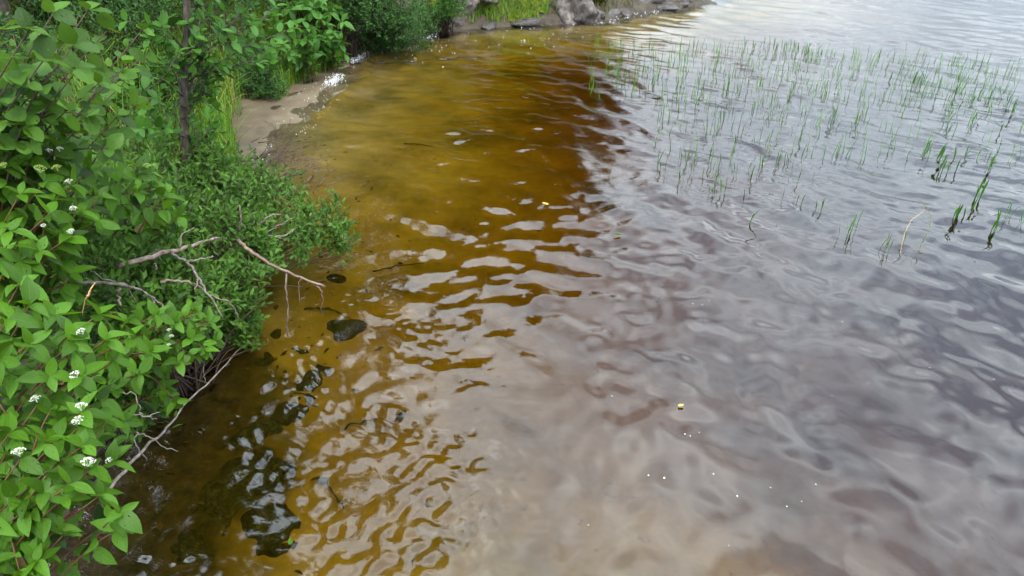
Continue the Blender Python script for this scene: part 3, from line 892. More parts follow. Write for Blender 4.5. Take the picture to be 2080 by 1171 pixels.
for t in tips:
    below = [p for p in trunk if p.z < t.z - 0.05 and p.z > 0.6] or trunk[5:7]
    rt = min(below, key=lambda p: abs((t - p).length - 0.55 - 0.4 * rnd.random()) + abs(t.z - p.z - .25))
    pts = bez(rt, rt.lerp(t, .5) + Vector((0, 0, .06)) + jv(.03), t, 6)
    Lm = MB()
    opposite_shoot(L, Lm, pts, 0.10, 0.4, 0.075, 0.007, 0.002, 3, 0.45)
    for q in range(2):
        p = pts[rnd.randint(2, 4)]
        e = p + (jv(.6) + (pts[-1] - pts[0]).normalized() * .5).normalized() * rnd.uniform(.15, .3)
        opposite_shoot(L, Lm, bez(p, p.lerp(e, .5), e, 4), 0.095, 0.3, 0.075, 0.004, 0.002, 3, 0.45)
    for vv in Lm.v:
        pass
    f0 = 0
    off = mb.n
    for vv, uu, tt in zip(Lm.v, Lm.uv, Lm.t):
        mb.v.append(vv - np.array(ground0)); mb.uv.append(uu); mb.t.append(tt)
    mb.f.extend([tuple(i + off for i in f) for f in Lm.f])
    mb.n += Lm.n
link('trunk', mb.mesh('trunk'), yt, M['bark'])
PENDING.append((yt, 'young', 'young', L, 260))

twig_bush('sweet_gale_bush', 'wide mound of small-leaved dark green bush leaning out over the water', on_ground(-2.75, 4.6),
          [(at(400, 400, .75), (.60, .6, .42)), (at(300, 470, .85), (.5, .5, .4)), (at(440, 500, .6), (.55, .5, .40)), (at(560, 480, .45), (.48, .42, .32)), (at(655, 455, .38), (.33, .33, .25)),
           (at(480, 380, .6), (.42, .5, .36)), (at(350, 320, 1.0), (.5, .5, .42)), (at(230, 400, 1.1), (.5, .5, .4)), (at(540, 400, .4), (.4, .45, .3)), (at(690, 490, .22), (.20, .2, .16))],
          'gale', 'gale', 0.062, 1650, 300, 9, 0.21)
twig_bush('sweet_gale_bush', 'small-leaved bush hanging down to dark water below the grey dead branches', on_ground(-2.3, 3.7),
          [(at(330, 600, .75), (.48, .45, .38)), (at(450, 610, .42), (.34, .34, .32)), (at(480, 660, .2), (.22, .22, .2)), (at(230, 600, .95), (.4, .4, .35)), (at(250, 800, .6), (.26, .26, .32))],
          'gale', 'gale', 0.062, 800, 300, 9, 0.21)
twig_bush('sweet_gale_bush', 'compact dark bush standing at the edge of the sand beach', on_ground(at(522, 190, .05).x, at(522, 190, .05).y),
          [(at(520, 165, .28), (.42, .42, .34)), (at(515, 120, .6), (.36, .38, .34)), (at(545, 175, .2), (.28, .3, .24))],
          'farbush', 'farbush', 0.055, 560, 0, 9, 0.14, low=-0.8)
twig_bush('sweet_gale_bush', 'big rounded dark green bush where the beach meets the rocks', on_ground(at(780, 80).x, at(780, 80).y + .5),
          [(at(735, 55, .45), (.60, .6, .55)), (at(825, 60, .40), (.60, .6, .50)), (at(780, 15, .95), (.75, .7, .55)), (at(850, 40, .5), (.42, .4, .45)), (at(710, 20, .8), (.45, .5, .5)), (at(790, 70, .3), (.5, .5, .4)), (at(760, -30, 1.3), (.6, .6, .5))],
          'farbush', 'farbush', 0.07, 1900, 0, 9, 0.18, low=-0.85)
twig_bush('low_bush', 'small pale green bush above the dark slab right of the rounded bush', on_ground(at(895, 20, .6).x, at(895, 20, .6).y + .5),
          [(at(885, 22, .55) + Vector((0, .5, 0)), (.42, .4, .45)), (at(912, 5, .85) + Vector((0, .5, 0)), (.40, .35, .5))], 'farbush', 'herb', 0.075, 420, 0, 8, 0.2, low=-.9)
for px, py, zz_, r_, lab in ((600, -5, 1.2, .9, 'dark bush behind the tall grass at the top edge'), (680, 5, 1.1, .7, 'dark bush left of the big rounded bush at the top edge'),
                             (420, 10, 1.3, .9, 'shadowy bush behind the slim trunk at the top edge')):
    c = at(px, py, zz_) + Vector((0, .8, 0))
    twig_bush('background_bush', lab, on_ground(c.x, c.y), [(c, (r_, r_, .6)), (c + Vector((-.5, .3, .3)), (r_ * .8, r_ * .8, .6))], 'farbush', 'farbush' if px != 600 else 'undergrowth', 0.085, 480, 0, 8, 0.2)

for x, y, r_, h_, mt_, lab in ((-5.2, 6.0, 1.0, 1.0, 'undergrowth', 'leafy shade bush on the bank just left of the slim trunk'), (-6.6, 7.6, 1.2, 1.2, 'farbush', 'dark bush deep on the bank behind the alder'),
                            (-4.6, 8.6, .8, .8, 'undergrowth', 'leafy bush behind the slim trunk beside the tall grass'), (-5.6, 4.2, 1.0, 1.3, 'undergrowth', 'leafy bush in the shade behind the alder branches'),
                            (-8.2, 9.5, 1.4, 1.4, 'farbush', 'large shadowy bush farthest back in the upper corner'), (-6.2, 10.8, 1.2, 1.1, 'farbush', 'dark bush behind the tall grass near the top edge'),
                            (-8.0, 13.5, 1.5, 1.4, 'farbush', 'large dark bush at the top edge beyond the tall grass'), (-4.4, 15.0, 1.0, 1.0, 'farbush', 'dark bush just behind the broad-leaved plants'),
                            (-4.2, 5.2, .6, .6, 'undergrowth', 'low leafy bush at the foot of the slim trunk')):
    g_ = on_ground(x, y)
    twig_bush('bank_bush', lab, g_, [(g_ + Vector((0, 0, h_ * .55)), (r_, r_, h_ * .6)), (g_ + Vector((r_ * .5, .2, h_ * .8)), (r_ * .6, r_ * .6, h_ * .5))],
              'undergrowth' if mt_ == 'undergrowth' else 'farbush', mt_, 0.085, int(300 + 260 * r_), 0, 8, 0.22)
HERB = [('broad-leaved pale green plant beside the compact dark bush', (575, 150), [(560, 60, .85), (575, 90, .7), (545, 45, .95), (590, 115, .5), (560, 100, .65)]),
        ('broad-leaved pale green plant in front of the tall grass', (610, 140), [(600, 50, .9), (620, 85, .7), (640, 105, .5), (605, 110, .5), (625, 60, .85)]),
        ('broad-leaved plant with a few browned leaves nearest the beach top', (670, 120), [(650, 40, .95), (675, 65, .75), (690, 90, .5), (660, 100, .45), (640, 75, .7), (695, 45, .9)]),
        ('broad-leaved plant at the top edge left of the rounded bush', (650, 60), [(620, 15, 1.1), (650, 5, 1.2), (670, 25, 1.0), (590, 20, 1.1), (690, 20, 1.0)])]
for lab, (bx_, by_), tl in HERB:
    b = at(bx_, by_, .2)
    shrub('broadleaf_plant', lab, on_ground(b.x, b.y), tipl(tl), 'herb', 'herb', 0.20, 'stem', 0.008, 0.11, 0, 0.3, 4, 60, 'broad-leaved plants behind the beach', extra=3, arch=0.15, cat='plant', tilt=0.5)

# grasses
def grass_mesh(name, feet, h0, h1, wid, lean, seed):
    r = np.random.default_rng(seed)
    n = len(feet)
    feet = np.array(feet)
    h = r.uniform(h0, h1, n)
    az = r.uniform(0, 6.283, n)
    ln = np.abs(r.normal(0, lean, n)) + 0.05
    rows = 5
    V, U = [], []
    wd = wid * r.uniform(.6, 1.3, n)
    face = az + r.normal(0, .9, n) + 1.57
    for i in range(rows):
        t = i / (rows - 1)
        bend = ln * h * t ** 2.2
        z = h * (t - 0.35 * np.minimum(ln, 1.2) * t ** 3)
        c = feet + np.stack([np.cos(az) * bend, np.sin(az) * bend, z], -1)
        hw = wd * 0.5 * (1 - t) ** 0.6 + 0.0004
        s = np.stack([np.cos(face) * hw, np.sin(face) * hw, 0 * hw], -1)
        V += [c - s, c + s]
        U += [np.stack([np.zeros(n), np.full(n, t)], -1), np.stack([np.ones(n), np.full(n, t)], -1)]
    V = np.stack(V, 1).reshape(-1, 3)
    U = np.stack(U, 1).reshape(-1, 2)
    q = []
    for i in range(rows - 1):
        a = 2 * i
        q.append([a, a + 1, a + 3, a + 2])
    q = np.array(q)[None] + (np.arange(n) * rows * 2)[:, None, None]
    me = quads_mesh(name, V, q.reshape(-1, 4))
    finish(me, U, np.repeat(r.random(n), rows * 2))
    return me
def scatter_feet(poly_px, z, n, seed, jitter=0.0):
    """feet spread over a patch given by corners measured in the photograph"""
    r = random.Random(seed)
    P = [at(x, y, z) for x, y in poly_px]
    out = []
    x0, x1 = min(p.x for p in P), max(p.x for p in P)
    y0, y1 = min(p.y for p in P), max(p.y for p in P)
    while len(out) < n:
        x, y = r.uniform(x0, x1), r.uniform(y0, y1)
        ins = False
        for a, b in zip(P, P[1:] + P[:1]):
            if (a.y > y) != (b.y > y) and x < (b.x - a.x) * (y - a.y) / (b.y - a.y) + a.x:
                ins = not ins
        if ins:
            out.append((x, y))
    f = np.array(out)
    f = f[shore_sd(f[:, 0], f[:, 1]) > 0.12]
    return np.column_stack([f, np.maximum(ground_z(f[:, 0], f[:, 1]), -0.03) - 0.02])
GR = [('tall bright grass behind the slim trunk and the compact bush', [(380, 260), (440, 290), (492, 215), (478, 180), (500, 150), (460, 110), (370, 130)], .15, 900, .25, .8, .011, .75, 'grass'),
      ('bright grass edging the top of the beach', [(565, 195), (600, 160), (715, 118), (712, 85), (600, 120), (545, 150)], .1, 1500, .30, .62, .012, .4, 'grass'),
      ('long grass growing up the bank at the top edge', [(380, 90), (700, 70), (690, 10), (560, -20), (350, 0)], .5, 4200, .5, 1.0, .014, .4, 'grass'),
      ('dark sedge between the dogwood stems at the photo edge', [(-60, 1010), (90, 1000), (90, 830), (-40, 800)], .75, 260, .55, 1.0, .011, .45, 'darkgrass'),
      ('grass under the shrubs by the slim trunk', [(300, 330), (480, 330), (470, 240), (330, 230)], .3, 900, .4, .8, .010, .4, 'grass')]
for i, (lab, poly, z, n, h0, h1, wd, ln, m_) in enumerate(GR):
    tag(link('grass', grass_mesh('grass', scatter_feet(poly, z, n, 60 + i), h0, h1, wd, ln, 70 + i), None, M[m_]), lab, 'grass', kind='stuff')
# headland: moss cushions and a grass clump between the rocks
def world_feet(x0, x1, y0, y1, n, seed, sdmin=.15):
    r = np.random.default_rng(seed)
    x, y = r.uniform(x0, x1, n), r.uniform(y0, y1, n)
    k = shore_sd(x, y) > sdmin + .25 * fbm(x * 2, y * 2, 2)
    return np.column_stack([x[k], y[k], ground_z(x[k], y[k]) - .02])
tag(link('grass', grass_mesh('grass', world_feet(-.95, .85, 16.3, 18.6, 4200, 91, .10), .18, .48, .012, .7, 92), None, M['grass']), 'green grass clump on the bank between the far boulders', 'grass', kind='stuff')
tag(link('grass', grass_mesh('grass', world_feet(-2.5, 5.4, 16.6, 21.5, 13000, 93, .20), .15, .45, .013, .7, 94), None, M['drygrass']), 'dry grass on the headland behind the rocks', 'grass', kind='stuff')
tag(link('grass', grass_mesh('grass', world_feet(-13, -4.0, 6, 18, 9000, 95, .8), .5, 1.1, .016, .45, 96), None, M['grass']), 'long grass covering the bank behind the shrubs and trunk', 'grass', kind='stuff')
for (x, y, sx_, sz_, lab) in ((-1.75, 16.1, .20, .42, 'yellow-green moss cushion on the low dark slab'), (.55, 17.35, .32, .2, 'yellow moss cushion between the grass clump and the outcrop'),
                            (.25, 16.85, .24, .1, 'bright moss cushion at the foot of the grass clump'), (2.0, 18.0, .3, .16, 'ragged moss patch behind the streaked outcrop')):
    o = link('moss_cushion', rock_mesh(int(900 + x * 50), cuts=0, rough=0.7, sub=4), None, M['moss'])
    o.location, o.scale, o.rotation_euler = (x, y, max(gz(x, y), 0) + sz_ * .2), (sx_ * 1.2, sx_, sz_ * .55), (.5, 0, x)
    tag(o, lab, 'moss', 'moss on the far rocks')
k = 0
for t_ in np.sort(rng.uniform(0, 1, 11)):
    P_ = [(-1.9, 15.45), (-1.2, 16.1), (.7, 16.72), (1.9, 17.0), (2.9, 18.05), (4.2, 18.95), (5.3, 19.8)]
    u_ = t_ * (len(P_) - 1)
    a_ = min(int(u_), len(P_) - 2)
    x, y = (P_[a_][q] + (P_[a_ + 1][q] - P_[a_][q]) * (u_ - a_) for q in (0, 1))
    rock('shore_stone', 'small dark wet stone along the waterline of the rocky point', (x + rnd.gauss(0, .06), y + .12 + rnd.gauss(0, .08), rnd.uniform(-.02, .05)),
         (rnd.uniform(.12, .50), rnd.uniform(.12, .30), rnd.uniform(.07, .2)), rnd.random() * 3, 300 + k, 'darkrock', 'small stones along the point', cuts=6)
    k += 1

# undergrowth leaves covering the bank
L = Leaves()
ux, uy = rng.uniform(-8.5, -1.5, 26000), rng.uniform(0.2, 9, 26000)
us = shore_sd(ux, uy)
ok = (us > 0.05) & ~((uy > 7) & (us < 1.0))
ux, uy, us = ux[ok], uy[ok], us[ok]
uz = ground_z(ux, uy)
for x, y, z, sd_ in zip(ux, uy, uz, us):
    L.add((x, y, z + rnd.random() ** 1.5 * (0.55 if sd_ > .5 else .25)), (rnd.gauss(0, 1), rnd.gauss(0, 1), rnd.gauss(0, .4)), upn(.5), rnd.uniform(.05, .10))
tag(link('undergrowth', leaves_mesh('undergrowth', 'undergrowth', L.p, L.d, L.n, L.s, L.t), None, M['undergrowth']), 'low leafy undergrowth covering the bank between the shrubs', 'undergrowth', kind='stuff')

# ------------------------------------------------------------------ tall trees of the bank and headland (the lake mirrors them)
def tree_meshes(seed, height, rad, base, n, conic):
    r = random.Random(seed)
    mb, L = MB(), Leaves()
    tr = smooth_line([(0, 0, -.2), (r.uniform(-.1, .1), r.uniform(-.1, .1), height * .35), (r.uniform(-.2, .2), r.uniform(-.2, .2), height * .7), (0, 0, height)], 5)
    mb.tube(tr, height * .017 + .03, .02, 8)
    k = 46 if height < 10 else 34
    ends = []
    for i in range(k):
        h = base + (height - base) * (i / k) ** 0.9
        prof = (1 - (h - base) / (height - base)) ** .8 if conic else max(.15, math.sin(math.pi * min(1, ((h - base) / (height - base)) * .85 + .12)))
        a = i * 2.4 + r.random()
        l_ = rad * prof * r.uniform(.65, 1.12)
        p0 = min(tr, key=lambda p: abs(p.z - h + .1 * l_))
        e = Vector((p0.x + math.cos(a) * l_, p0.y + math.sin(a) * l_, h + (-.12 if conic else .3) * l_))
        pts = bez(p0, p0.lerp(e, .5) + Vector((0, 0, .12 * l_)), e, 6)
        mb.tube(pts, .012 + .012 * l_, .006, 4)
        ends += [(pts[j], l_) for j in (2, 3, 4, 5)]
    for i in range(n):
        c, l_ = ends[i % len(ends)]
        s = .16 + .13 * l_
        p = c + Vector((r.gauss(0, s), r.gauss(0, s), r.gauss(0, s * .7)))
        L.add(p, (r.gauss(0, 1), r.gauss(0, 1), r.gauss(-.3, .7)), (r.gauss(0, .6), r.gauss(0, .6), 1), r.uniform(.09, .17), r.random())
    return mb.mesh('trunk'), leaves_mesh('crown', 'tree', L.p, L.d, L.n, L.s, L.t)
TV = [tree_meshes(1, 12.5, 3.3, 2.2, 12000, False), tree_meshes(2, 8.0, 2.1, 1.2, 12000, False), tree_meshes(3, 8.5, 1.7, 0.8, 12000, True), tree_meshes(4, 5.2, 2.3, 0.35, 11000, False)]
for a_, b_ in TV:
    a_.materials.append(M['bark']); b_.materials.append(M['tree'])
TREES = [(-7.2, 10.2, 0, 1.0, 0.2), (-7.0, 14.0, 0, 1.08, 1.7), (-8.8, 7.2, 0, 1.0, 2.9), (-6.0, 19.0, 0, 1.0, 4.0), (-10, 11.8, 0, 1.15, 5.0), (-7.8, 3.0, 0, .9, .9), (-9.0, 16.5, 0, 1.1, 2.2),
         (-3.2, 22.4, 2, 1.18, 1.0), (-.8, 23.2, 1, 1.15, 3.0), (1.1, 23.0, 2, 1.05, 2.0), (2.3, 24.2, 1, .98, .5), (-4.4, 25, 1, 1.4, .7), (0.3, 26.0, 1, 1.25, 1.9), (-7.5, 24, 0, 1.05, 3.3),
         (-5.6, 18.2, 3, 1.0, .4), (-3.4, 20.4, 3, 1.0, 1.3), (-1.5, 20.9, 3, .95, 2.6), (.3, 21.2, 3, .95, 3.9), (1.9, 21.6, 3, .85, 5.2), (-6.9, 15.6, 3, 1.0, 2.0), (-7.3, 12.2, 3, .9, 3.1), (-2.2, 24.8, 2, 1.35, 4.4), (-.2, 25.0, 2, 1.3, 1.4)]
TREE_LABELS = ['tall tree above the beach, its crown mirrored in the amber water', 'tall tree behind the broad-leaved plants, mirrored towards mid lake', 'tall tree up the bank behind the alder, mirrored near the pink branch',
               'tall tree where the bank bends to the rocks, mirrored in the cove', 'tallest tree at the back of the bank', 'tall tree on the bank beside the viewpoint, darkening the nearest water', 'tall tree at the rear of the bank behind the beach trees',
               'narrow tree on the point behind the big rounded bush', 'round-crowned tree on the point behind the squarish boulder', 'narrow tree on the point behind the streaked outcrop', 'small outermost tree of the point, edging the mirrored sky',
               'broad tree at the rear of the point', 'round-crowned tree at the very back of the point', 'large tree joining the bank trees to those on the point',
               'low bushy tree where the bank bends behind the rounded bush', 'low bushy tree on the point behind the dark slab', 'low bushy tree on the point behind the squarish boulder', 'low bushy tree on the point behind the grass clump',
               'low bushy tree at the outer end of the point', 'low bushy tree on the bank behind the broad-leaved plants', 'low bushy tree on the bank behind the tall grass', 'tall narrow tree at the rear of the point', 'tall narrow tree rising behind the round-crowned ones']
for i, (x, y, k, s, rz) in enumerate(TREES):
    hd = x > -4.5 and y > 18
    t = empty('tall_tree', (x, y, gz(x, y) - .05), TREE_LABELS[i], 'tree',
              'trees on the point' if hd else 'trees on the bank')
    t.rotation_euler.z, t.scale = rz, (s, s, s)
    link('trunk', TV[k][0], t)
    c = link('crown', TV[k][1], t)
    c['kind'] = 'stuff'

# ------------------------------------------------------------------ dead wood
def wood(name, label, mat, lines, group=None, jit=0.004, cat='branch'):
    """lines: (list of (px, py, z), r0, r1)"""
    P0 = at(*lines[0][0][0])
    o_mb = MB()
    for pts, r0, r1 in lines:
        o_mb.tube([p - P0 for p in smooth_line([at(*p) for p in pts], 5, jit)], r0 * .8, r1 * .75, 7, rnd.random() * .5)
    o = link(name, o_mb.mesh(name), None, M[mat])
    o.location = P0
    return tag(o, label, cat, group)
wood('dead_branch', 'thick weathered grey branch lying across the dark bush', 'grey_branch',
     [([(235, 542, 1.12), (300, 525, 1.10), (350, 510, 1.07), (415, 492, 1.0), (445, 484, .9)], .022, .012),
      ([(345, 514, 1.07), (378, 533, 1.05), (402, 565, 1.0), (425, 600, .93), (452, 645, .80)], .011, .006),
      ([(378, 533, 1.05), (405, 528, 1.05), (432, 520, 1.05)], .009, .005),
      ([(365, 503, 1.07), (370, 478, 1.12), (395, 463, 1.14)], .007, .004),
      ([(402, 565, 1.0), (400, 577, .98), (397, 590, .96)], .006, .004),
      ([(330, 517, 1.08), (318, 508, 1.1), (308, 516, 1.1)], .005, .003),
      ([(312, 535, 1.09), (318, 548, 1.05)], .008, .006)])
wood('dead_branch', 'thin lichen-grey dead branch below the thick one, ending in short twigs', 'grey_branch',
     [([(150, 572, 1.25), (200, 575, 1.22), (262, 582, 1.16), (290, 592, 1.1), (312, 610, 1.04), (316, 632, 1.0)], .012, .006),
      ([(243, 586, 1.17), (240, 602, 1.13), (245, 622, 1.09)], .010, .007),
      ([(300, 600, 1.08), (325, 618, 1.02), (338, 642, .98)], .007, .004),
      ([(262, 582, 1.16), (200, 562, 1.25), (180, 545, 1.28)], .005, .003),
      ([(260, 585, 1.15), (275, 612, 1.08)], .004, .003)])
wood('dead_branch', 'slender bare grey branch curving down through the bush to the water', 'grey_branch',
     [([(325, 573, 1.08), (360, 571, 1.04), (395, 577, .98), (425, 598, .88), (470, 614, .78)], .010, .005), ([(455, 610, .8), (475, 625, .74), (486, 648, .66)], .005, .003)])
wood('dead_branch', 'reddish peeled branch dipping from the bush tip with hanging bare twigs', 'pink_branch',
     [([(482, 486, .70), (498, 502, .80), (527, 524, .72), (572, 548, .56), (620, 568, .42), (660, 583, .33)], .017, .010),
      ([(580, 552, .53), (580, 600, .36), (587, 625, .25), (583, 672, .05), (584, 684, -.04)], .009, .005),
      ([(612, 566, .45), (607, 583, .38), (609, 617, .22)], .006, .004),
      ([(643, 577, .36), (655, 598, .28), (653, 628, .12), (656, 640, .0)], .007, .003)])
wood('dead_twig', 'bare upright grey twig standing out of the leaning bush', 'grey_branch',
     [([(487, 468, .8), (488, 440, .92), (486, 417, 1.0)], .009, .007), ([(513, 462, .75), (516, 432, .9)], .005, .003)], cat='twig')
wood('dead_twig', 'curved bare grey twig arching towards the tip of the leaning bush', 'grey_branch',
     [([(522, 466, .75), (535, 448, .82), (555, 437, .85), (573, 436, .84)], .009, .006), ([(545, 480, .7), (580, 478, .66), (600, 465, .66)], .007, .004), ([(545, 470, .7), (600, 440, .68)], .005, .003)], cat='twig')
wood('dead_twig', 'pale bare twig poking over the water beyond the leaning bush', 'grey_branch', [([(645, 414, .5), (665, 400, .53), (678, 383, .58)], .006, .003), ([(666, 400, .53), (680, 396, .52)], .004, .002)], cat='twig')
wood('long_stick', 'long thin pale stick slanting from the bank into the dark water', 'pale_stick',
     [([(212, 1005, .42), (262, 945, .36), (305, 900, .30), (340, 868, .25), (382, 815, .18), (440, 762, .10), (488, 708, .02), (500, 694, -.06)], .011, .005),
      ([(458, 745, .08), (465, 740, .12)], .003, .002), ([(418, 780, .12), (414, 765, .17), (413, 745, .22)], .003, .002)], cat='stick')
wood('dead_twig', 'forked pale twig hanging over the dark water beside the flowered dogwood', 'pale_stick',
     [([(225, 838, 1.0), (270, 842, .98), (300, 846, .95), (325, 838, .93)], .0035, .002), ([(300, 846, .95), (318, 852, .92)], .003, .002), ([(252, 800, 1.05), (275, 805, 1.0), (283, 830, .96), (290, 850, .9)], .003, .002)], cat='twig')
wood('dead_twig', 'lower brownish twig crossing the long pale stick', 'pale_stick',
     [([(278, 880, .72), (300, 888, .7), (335, 908, .64), (362, 917, .6)], .0035, .002), ([(278, 880, .72), (275, 905, .65), (298, 932, .58)], .0035, .002)], cat='twig')
wood('dead_twig', 'grey twig lying at the lower photo corner', 'pale_stick', [([(-20, 1155, .9), (40, 1125, .9), (85, 1095, .92)], .006, .003)], cat='twig')
wood('waterlogged_branch', 'dark branch running from the beach into the shallow amber water', 'wetstick',
     [([(640, 120, .12), (690, 124, .06), (740, 128, .015), (800, 129, -.01), (850, 126, -.02), (900, 122, -.02), (985, 120, -.05)], .022, .014), ([(890, 122, -.01), (920, 118, .0), (950, 116, -.02)], .03, .012)], jit=.01)
wood('driftwood', 'tangle of forked driftwood on the sand above the wash', 'darktwig',
     [([(575, 150, .12), (600, 130, .16), (650, 140, .1)], .014, .008), ([(600, 131, .16), (625, 146, .1), (640, 150, .06)], .012, .006), ([(590, 148, .1), (612, 150, .08), (630, 148, .07)], .01, .006)], cat='driftwood')
# dead brush of fine twigs
mbx = MB()
B0 = at(530, 370, .3)
def brush(p, d, ln, r_, depth):
    e = p + d * ln
    mid_ = p.lerp(e, .5) + jv(.012)
    mbx.tube([p - B0, mid_ - B0, e - B0], r_, r_ * .6, 4, rnd.random() * .8)
    if depth:
        for k in range(2):
            nd = (d + jv(.42) + Vector((.12, 0, -.05))).normalized()
            brush(p.lerp(e, rnd.uniform(.45, 1)), nd, ln * rnd.uniform(.55, .85), r_ * .62, depth - 1)
mbx.tube([at(*p) - B0 for p in ((500, 320, .33), (520, 302, .28), (520, 350, .28), (542, 378, .22), (560, 370, .18), (580, 390, .17), (548, 402, .22))], .008, .006, 5)
for (px, py, z, dx, dz) in ((540, 380, .25, .8, .5), (520, 350, .3, .8, .35), (560, 370, .2, .9, .5), (500, 320, .35, .9, .2), (580, 390, .2, .9, .45), (520, 300, .3, 1, .15), (550, 400, .25, .7, .7)):
    for k in range(3):
        brush(at(px, py, z) + jv(.05), Vector((dx + rnd.gauss(0, .2), rnd.gauss(.35, .4), dz + rnd.gauss(0, .15))).normalized(), rnd.uniform(.25, .4), .0065, 3)
o = link('dead_brush', mbx.mesh('dead_brush'), None, M['brush'])
o.location = B0
tag(o, 'spreading tangle of fine bare twigs over the swash below the beach', 'brushwood')

# ------------------------------------------------------------------ reeds standing in the lake
def reed_mesh(seed, blades, h, wid, bend):
    r = random.Random(seed)
    mb = MB()
    for b in range(blades):
        az = r.random() * 6.283
        ln = abs(r.gauss(0, bend)) + .03
        hh = h * r.uniform(.6, 1.05)
        ox, oy = r.gauss(0, .02) * (blades > 1), r.gauss(0, .02) * (blades > 1)
        fa = az + 1.57 + r.gauss(0, .6)
        vs, uv, fs = [], [], []
        rows = 7
        for i in range(rows):
            t = i / (rows - 1)
            z = -.30 + (hh + .30) * t
            u = max(0, z) / hh
            bd = ln * hh * u ** 2
            hw = wid * (.28 + .72 * math.sin(math.pi * min(1, max(0, (u - .05) / .95)) ** .8)) * .5 if i < rows - 1 else .0006
            c = Vector((ox + math.cos(az) * bd, oy + math.sin(az) * bd, z))
            s = Vector((math.cos(fa), math.sin(fa), 0)) * hw
            n_ = Vector((-math.sin(fa), math.cos(fa), 0)) * hw * .5
            vs += [c - s + n_, c, c + s + n_]
            uv += [(0, t), (.5, t), (1, t)]
        for i in range(rows - 1):
            for k in range(2):
                a = i * 3 + k
                fs.append((a, a + 1, a + 4, a + 3))
        mb.add([tuple(v) for v in vs], fs, uv, r.random() * .25)
    me = mb.mesh('reed')
    me.materials.append(M['reed'])
    return me
RV = {'thin': [reed_mesh(s, 1 + s % 2, .26, .013, .25) for s in range(8)],
      'mid': [reed_mesh(20 + s, 1 + s % 3, .28, .017, .2) for s in range(8)],
      'broad': [reed_mesh(40 + s, 2 + s % 2, .30, .026, .22) for s in range(6)]}
def reed(px, py, kind, label, group, s=1.0):
    p = at(px, py, 0)
    o = link('reed', rnd.choice(RV[kind]))
    o.location = (p.x, p.y, 0)
    o.rotation_euler = (rnd.gauss(0, .07), rnd.gauss(.04, .07), rnd.random() * 6.283)
    sc_ = s * .70 * rnd.uniform(.75, 1.25)
    o.scale = (sc_ * rnd.uniform(.85, 1.2), sc_ * rnd.uniform(.85, 1.2), sc_)
    tag(o, label, 'reed', group)
ZONES = [('reed in the dense green band farthest out in the lake', 'farthest reed band', [(1490, 95), (1700, 125), (1690, 112), (1560, 88)], 38, 'mid', 1.0, (1640, 112, 55, 9)),
         ('fine reed in the scattered arc nearest the amber water', 'reed arc by the amber water', [(1195, 95), (1250, 195), (1480, 175), (1490, 105), (1380, 95)], 62, 'thin', 1.0, (1420, 165, 60, 20)),
         ('reed in the wide scattered bed in the middle of the lake view', 'middle reed bed', [(1370, 190), (1330, 265), (1560, 310), (1790, 290), (1740, 190), (1560, 150)], 84, 'thin', 1.1, (1560, 215, 120, 40)),
         ('reed in the thin stand towards the far photo edge', 'reeds towards the photo edge', [(1740, 150), (1760, 260), (2075, 290), (2075, 185), (1900, 160)], 46, 'mid', 1.0, (1950, 180, 60, 20)),
         ('thin reed in the loose stand before the wide reed bed', 'loose nearer reeds', [(1320, 330), (1340, 375), (1480, 385), (1640, 370), (1740, 330), (1600, 310)], 34, 'thin', 1.2, (1430, 360, 60, 20))]
for lab, grp, poly, n, kind, s, (cx, cy_, sx, sy) in ZONES:
    k = 0
    while k < n:
        if rnd.random() < .35:
            x, y = rnd.gauss(cx, sx), rnd.gauss(cy_, sy)
        else:
            x, y = rnd.uniform(min(p[0] for p in poly), max(p[0] for p in poly)), rnd.uniform(min(p[1] for p in poly), max(p[1] for p in poly))
        ins = False
        for a, b in zip(poly, poly[1:] + poly[:1]):
            if (a[1] > y) != (b[1] > y) and x < (b[0] - a[0]) * (y - a[1]) / (b[1] - a[1]) + a[0]:
                ins = not ins
        if ins:
            reed(x, y, kind, lab, grp, s)
            k += 1
NEAR = [('broad-bladed reed in the thick clump left of the yellow blade', 'thick clump of broad reeds', 'broad', .95, [(1878, 318), (1888, 312), (1905, 325), (1918, 330), (1935, 322), (1940, 345), (1910, 350), (1926, 352)]),
        ('broad-bladed reed beside the yellow blade near the photo edge', 'reeds by the yellow blade', 'broad', .95, [(1962, 320), (1985, 322), (2010, 345), (2025, 318)]),
        ('broad reed in the leaning cluster below the thick clump', 'leaning reed cluster', 'broad', 1.0, [(1935, 445), (1945, 440), (1958, 442), (1972, 432), (1985, 405)]),
        ('lone pair of reeds standing nearest the calm grey water', None, 'mid', 1.55, [(1523, 455)]),
        ('small reed in the row of five short blades right of centre', 'row of short reeds', 'mid', .8, [(1588, 408), (1612, 412), (1628, 415), (1655, 425), (1668, 428)]),
        ('tall thin reed in the trio before the leaning cluster', 'trio of tall thin reeds', 'thin', 1.25, [(1703, 480), (1715, 482), (1732, 470)]),
        ('short green reed in the nearest cluster beside the bent yellow stem', 'nearest reed cluster', 'mid', .85, [(1788, 505), (1797, 508), (1806, 510), (1835, 495)]),
        ('reed leaning at the photo edge in front of the others', 'leaning reeds at the photo edge', 'mid', 1.05, [(2020, 470), (2040, 445), (2048, 440), (2072, 455)]),
        ('green reed in the short row at the left of the loose stand', 'short row of green reeds', 'mid', .9, [(1440, 395), (1450, 396), (1463, 394), (1470, 390), (1512, 395)]),
        ('tiny reed tuft in the amber cove near the far rocks', 'tiny reeds in the cove', 'thin', .9, [(1135, 86), (1142, 88), (1172, 88), (1178, 84), (1200, 90), (1212, 100)])]
for lab, grp, kind, s, pl in NEAR:
    for px, py in pl:
        reed(px, py, kind, lab, grp, s)
mbr = MB()
rr_ = random.Random(77)
k = 0
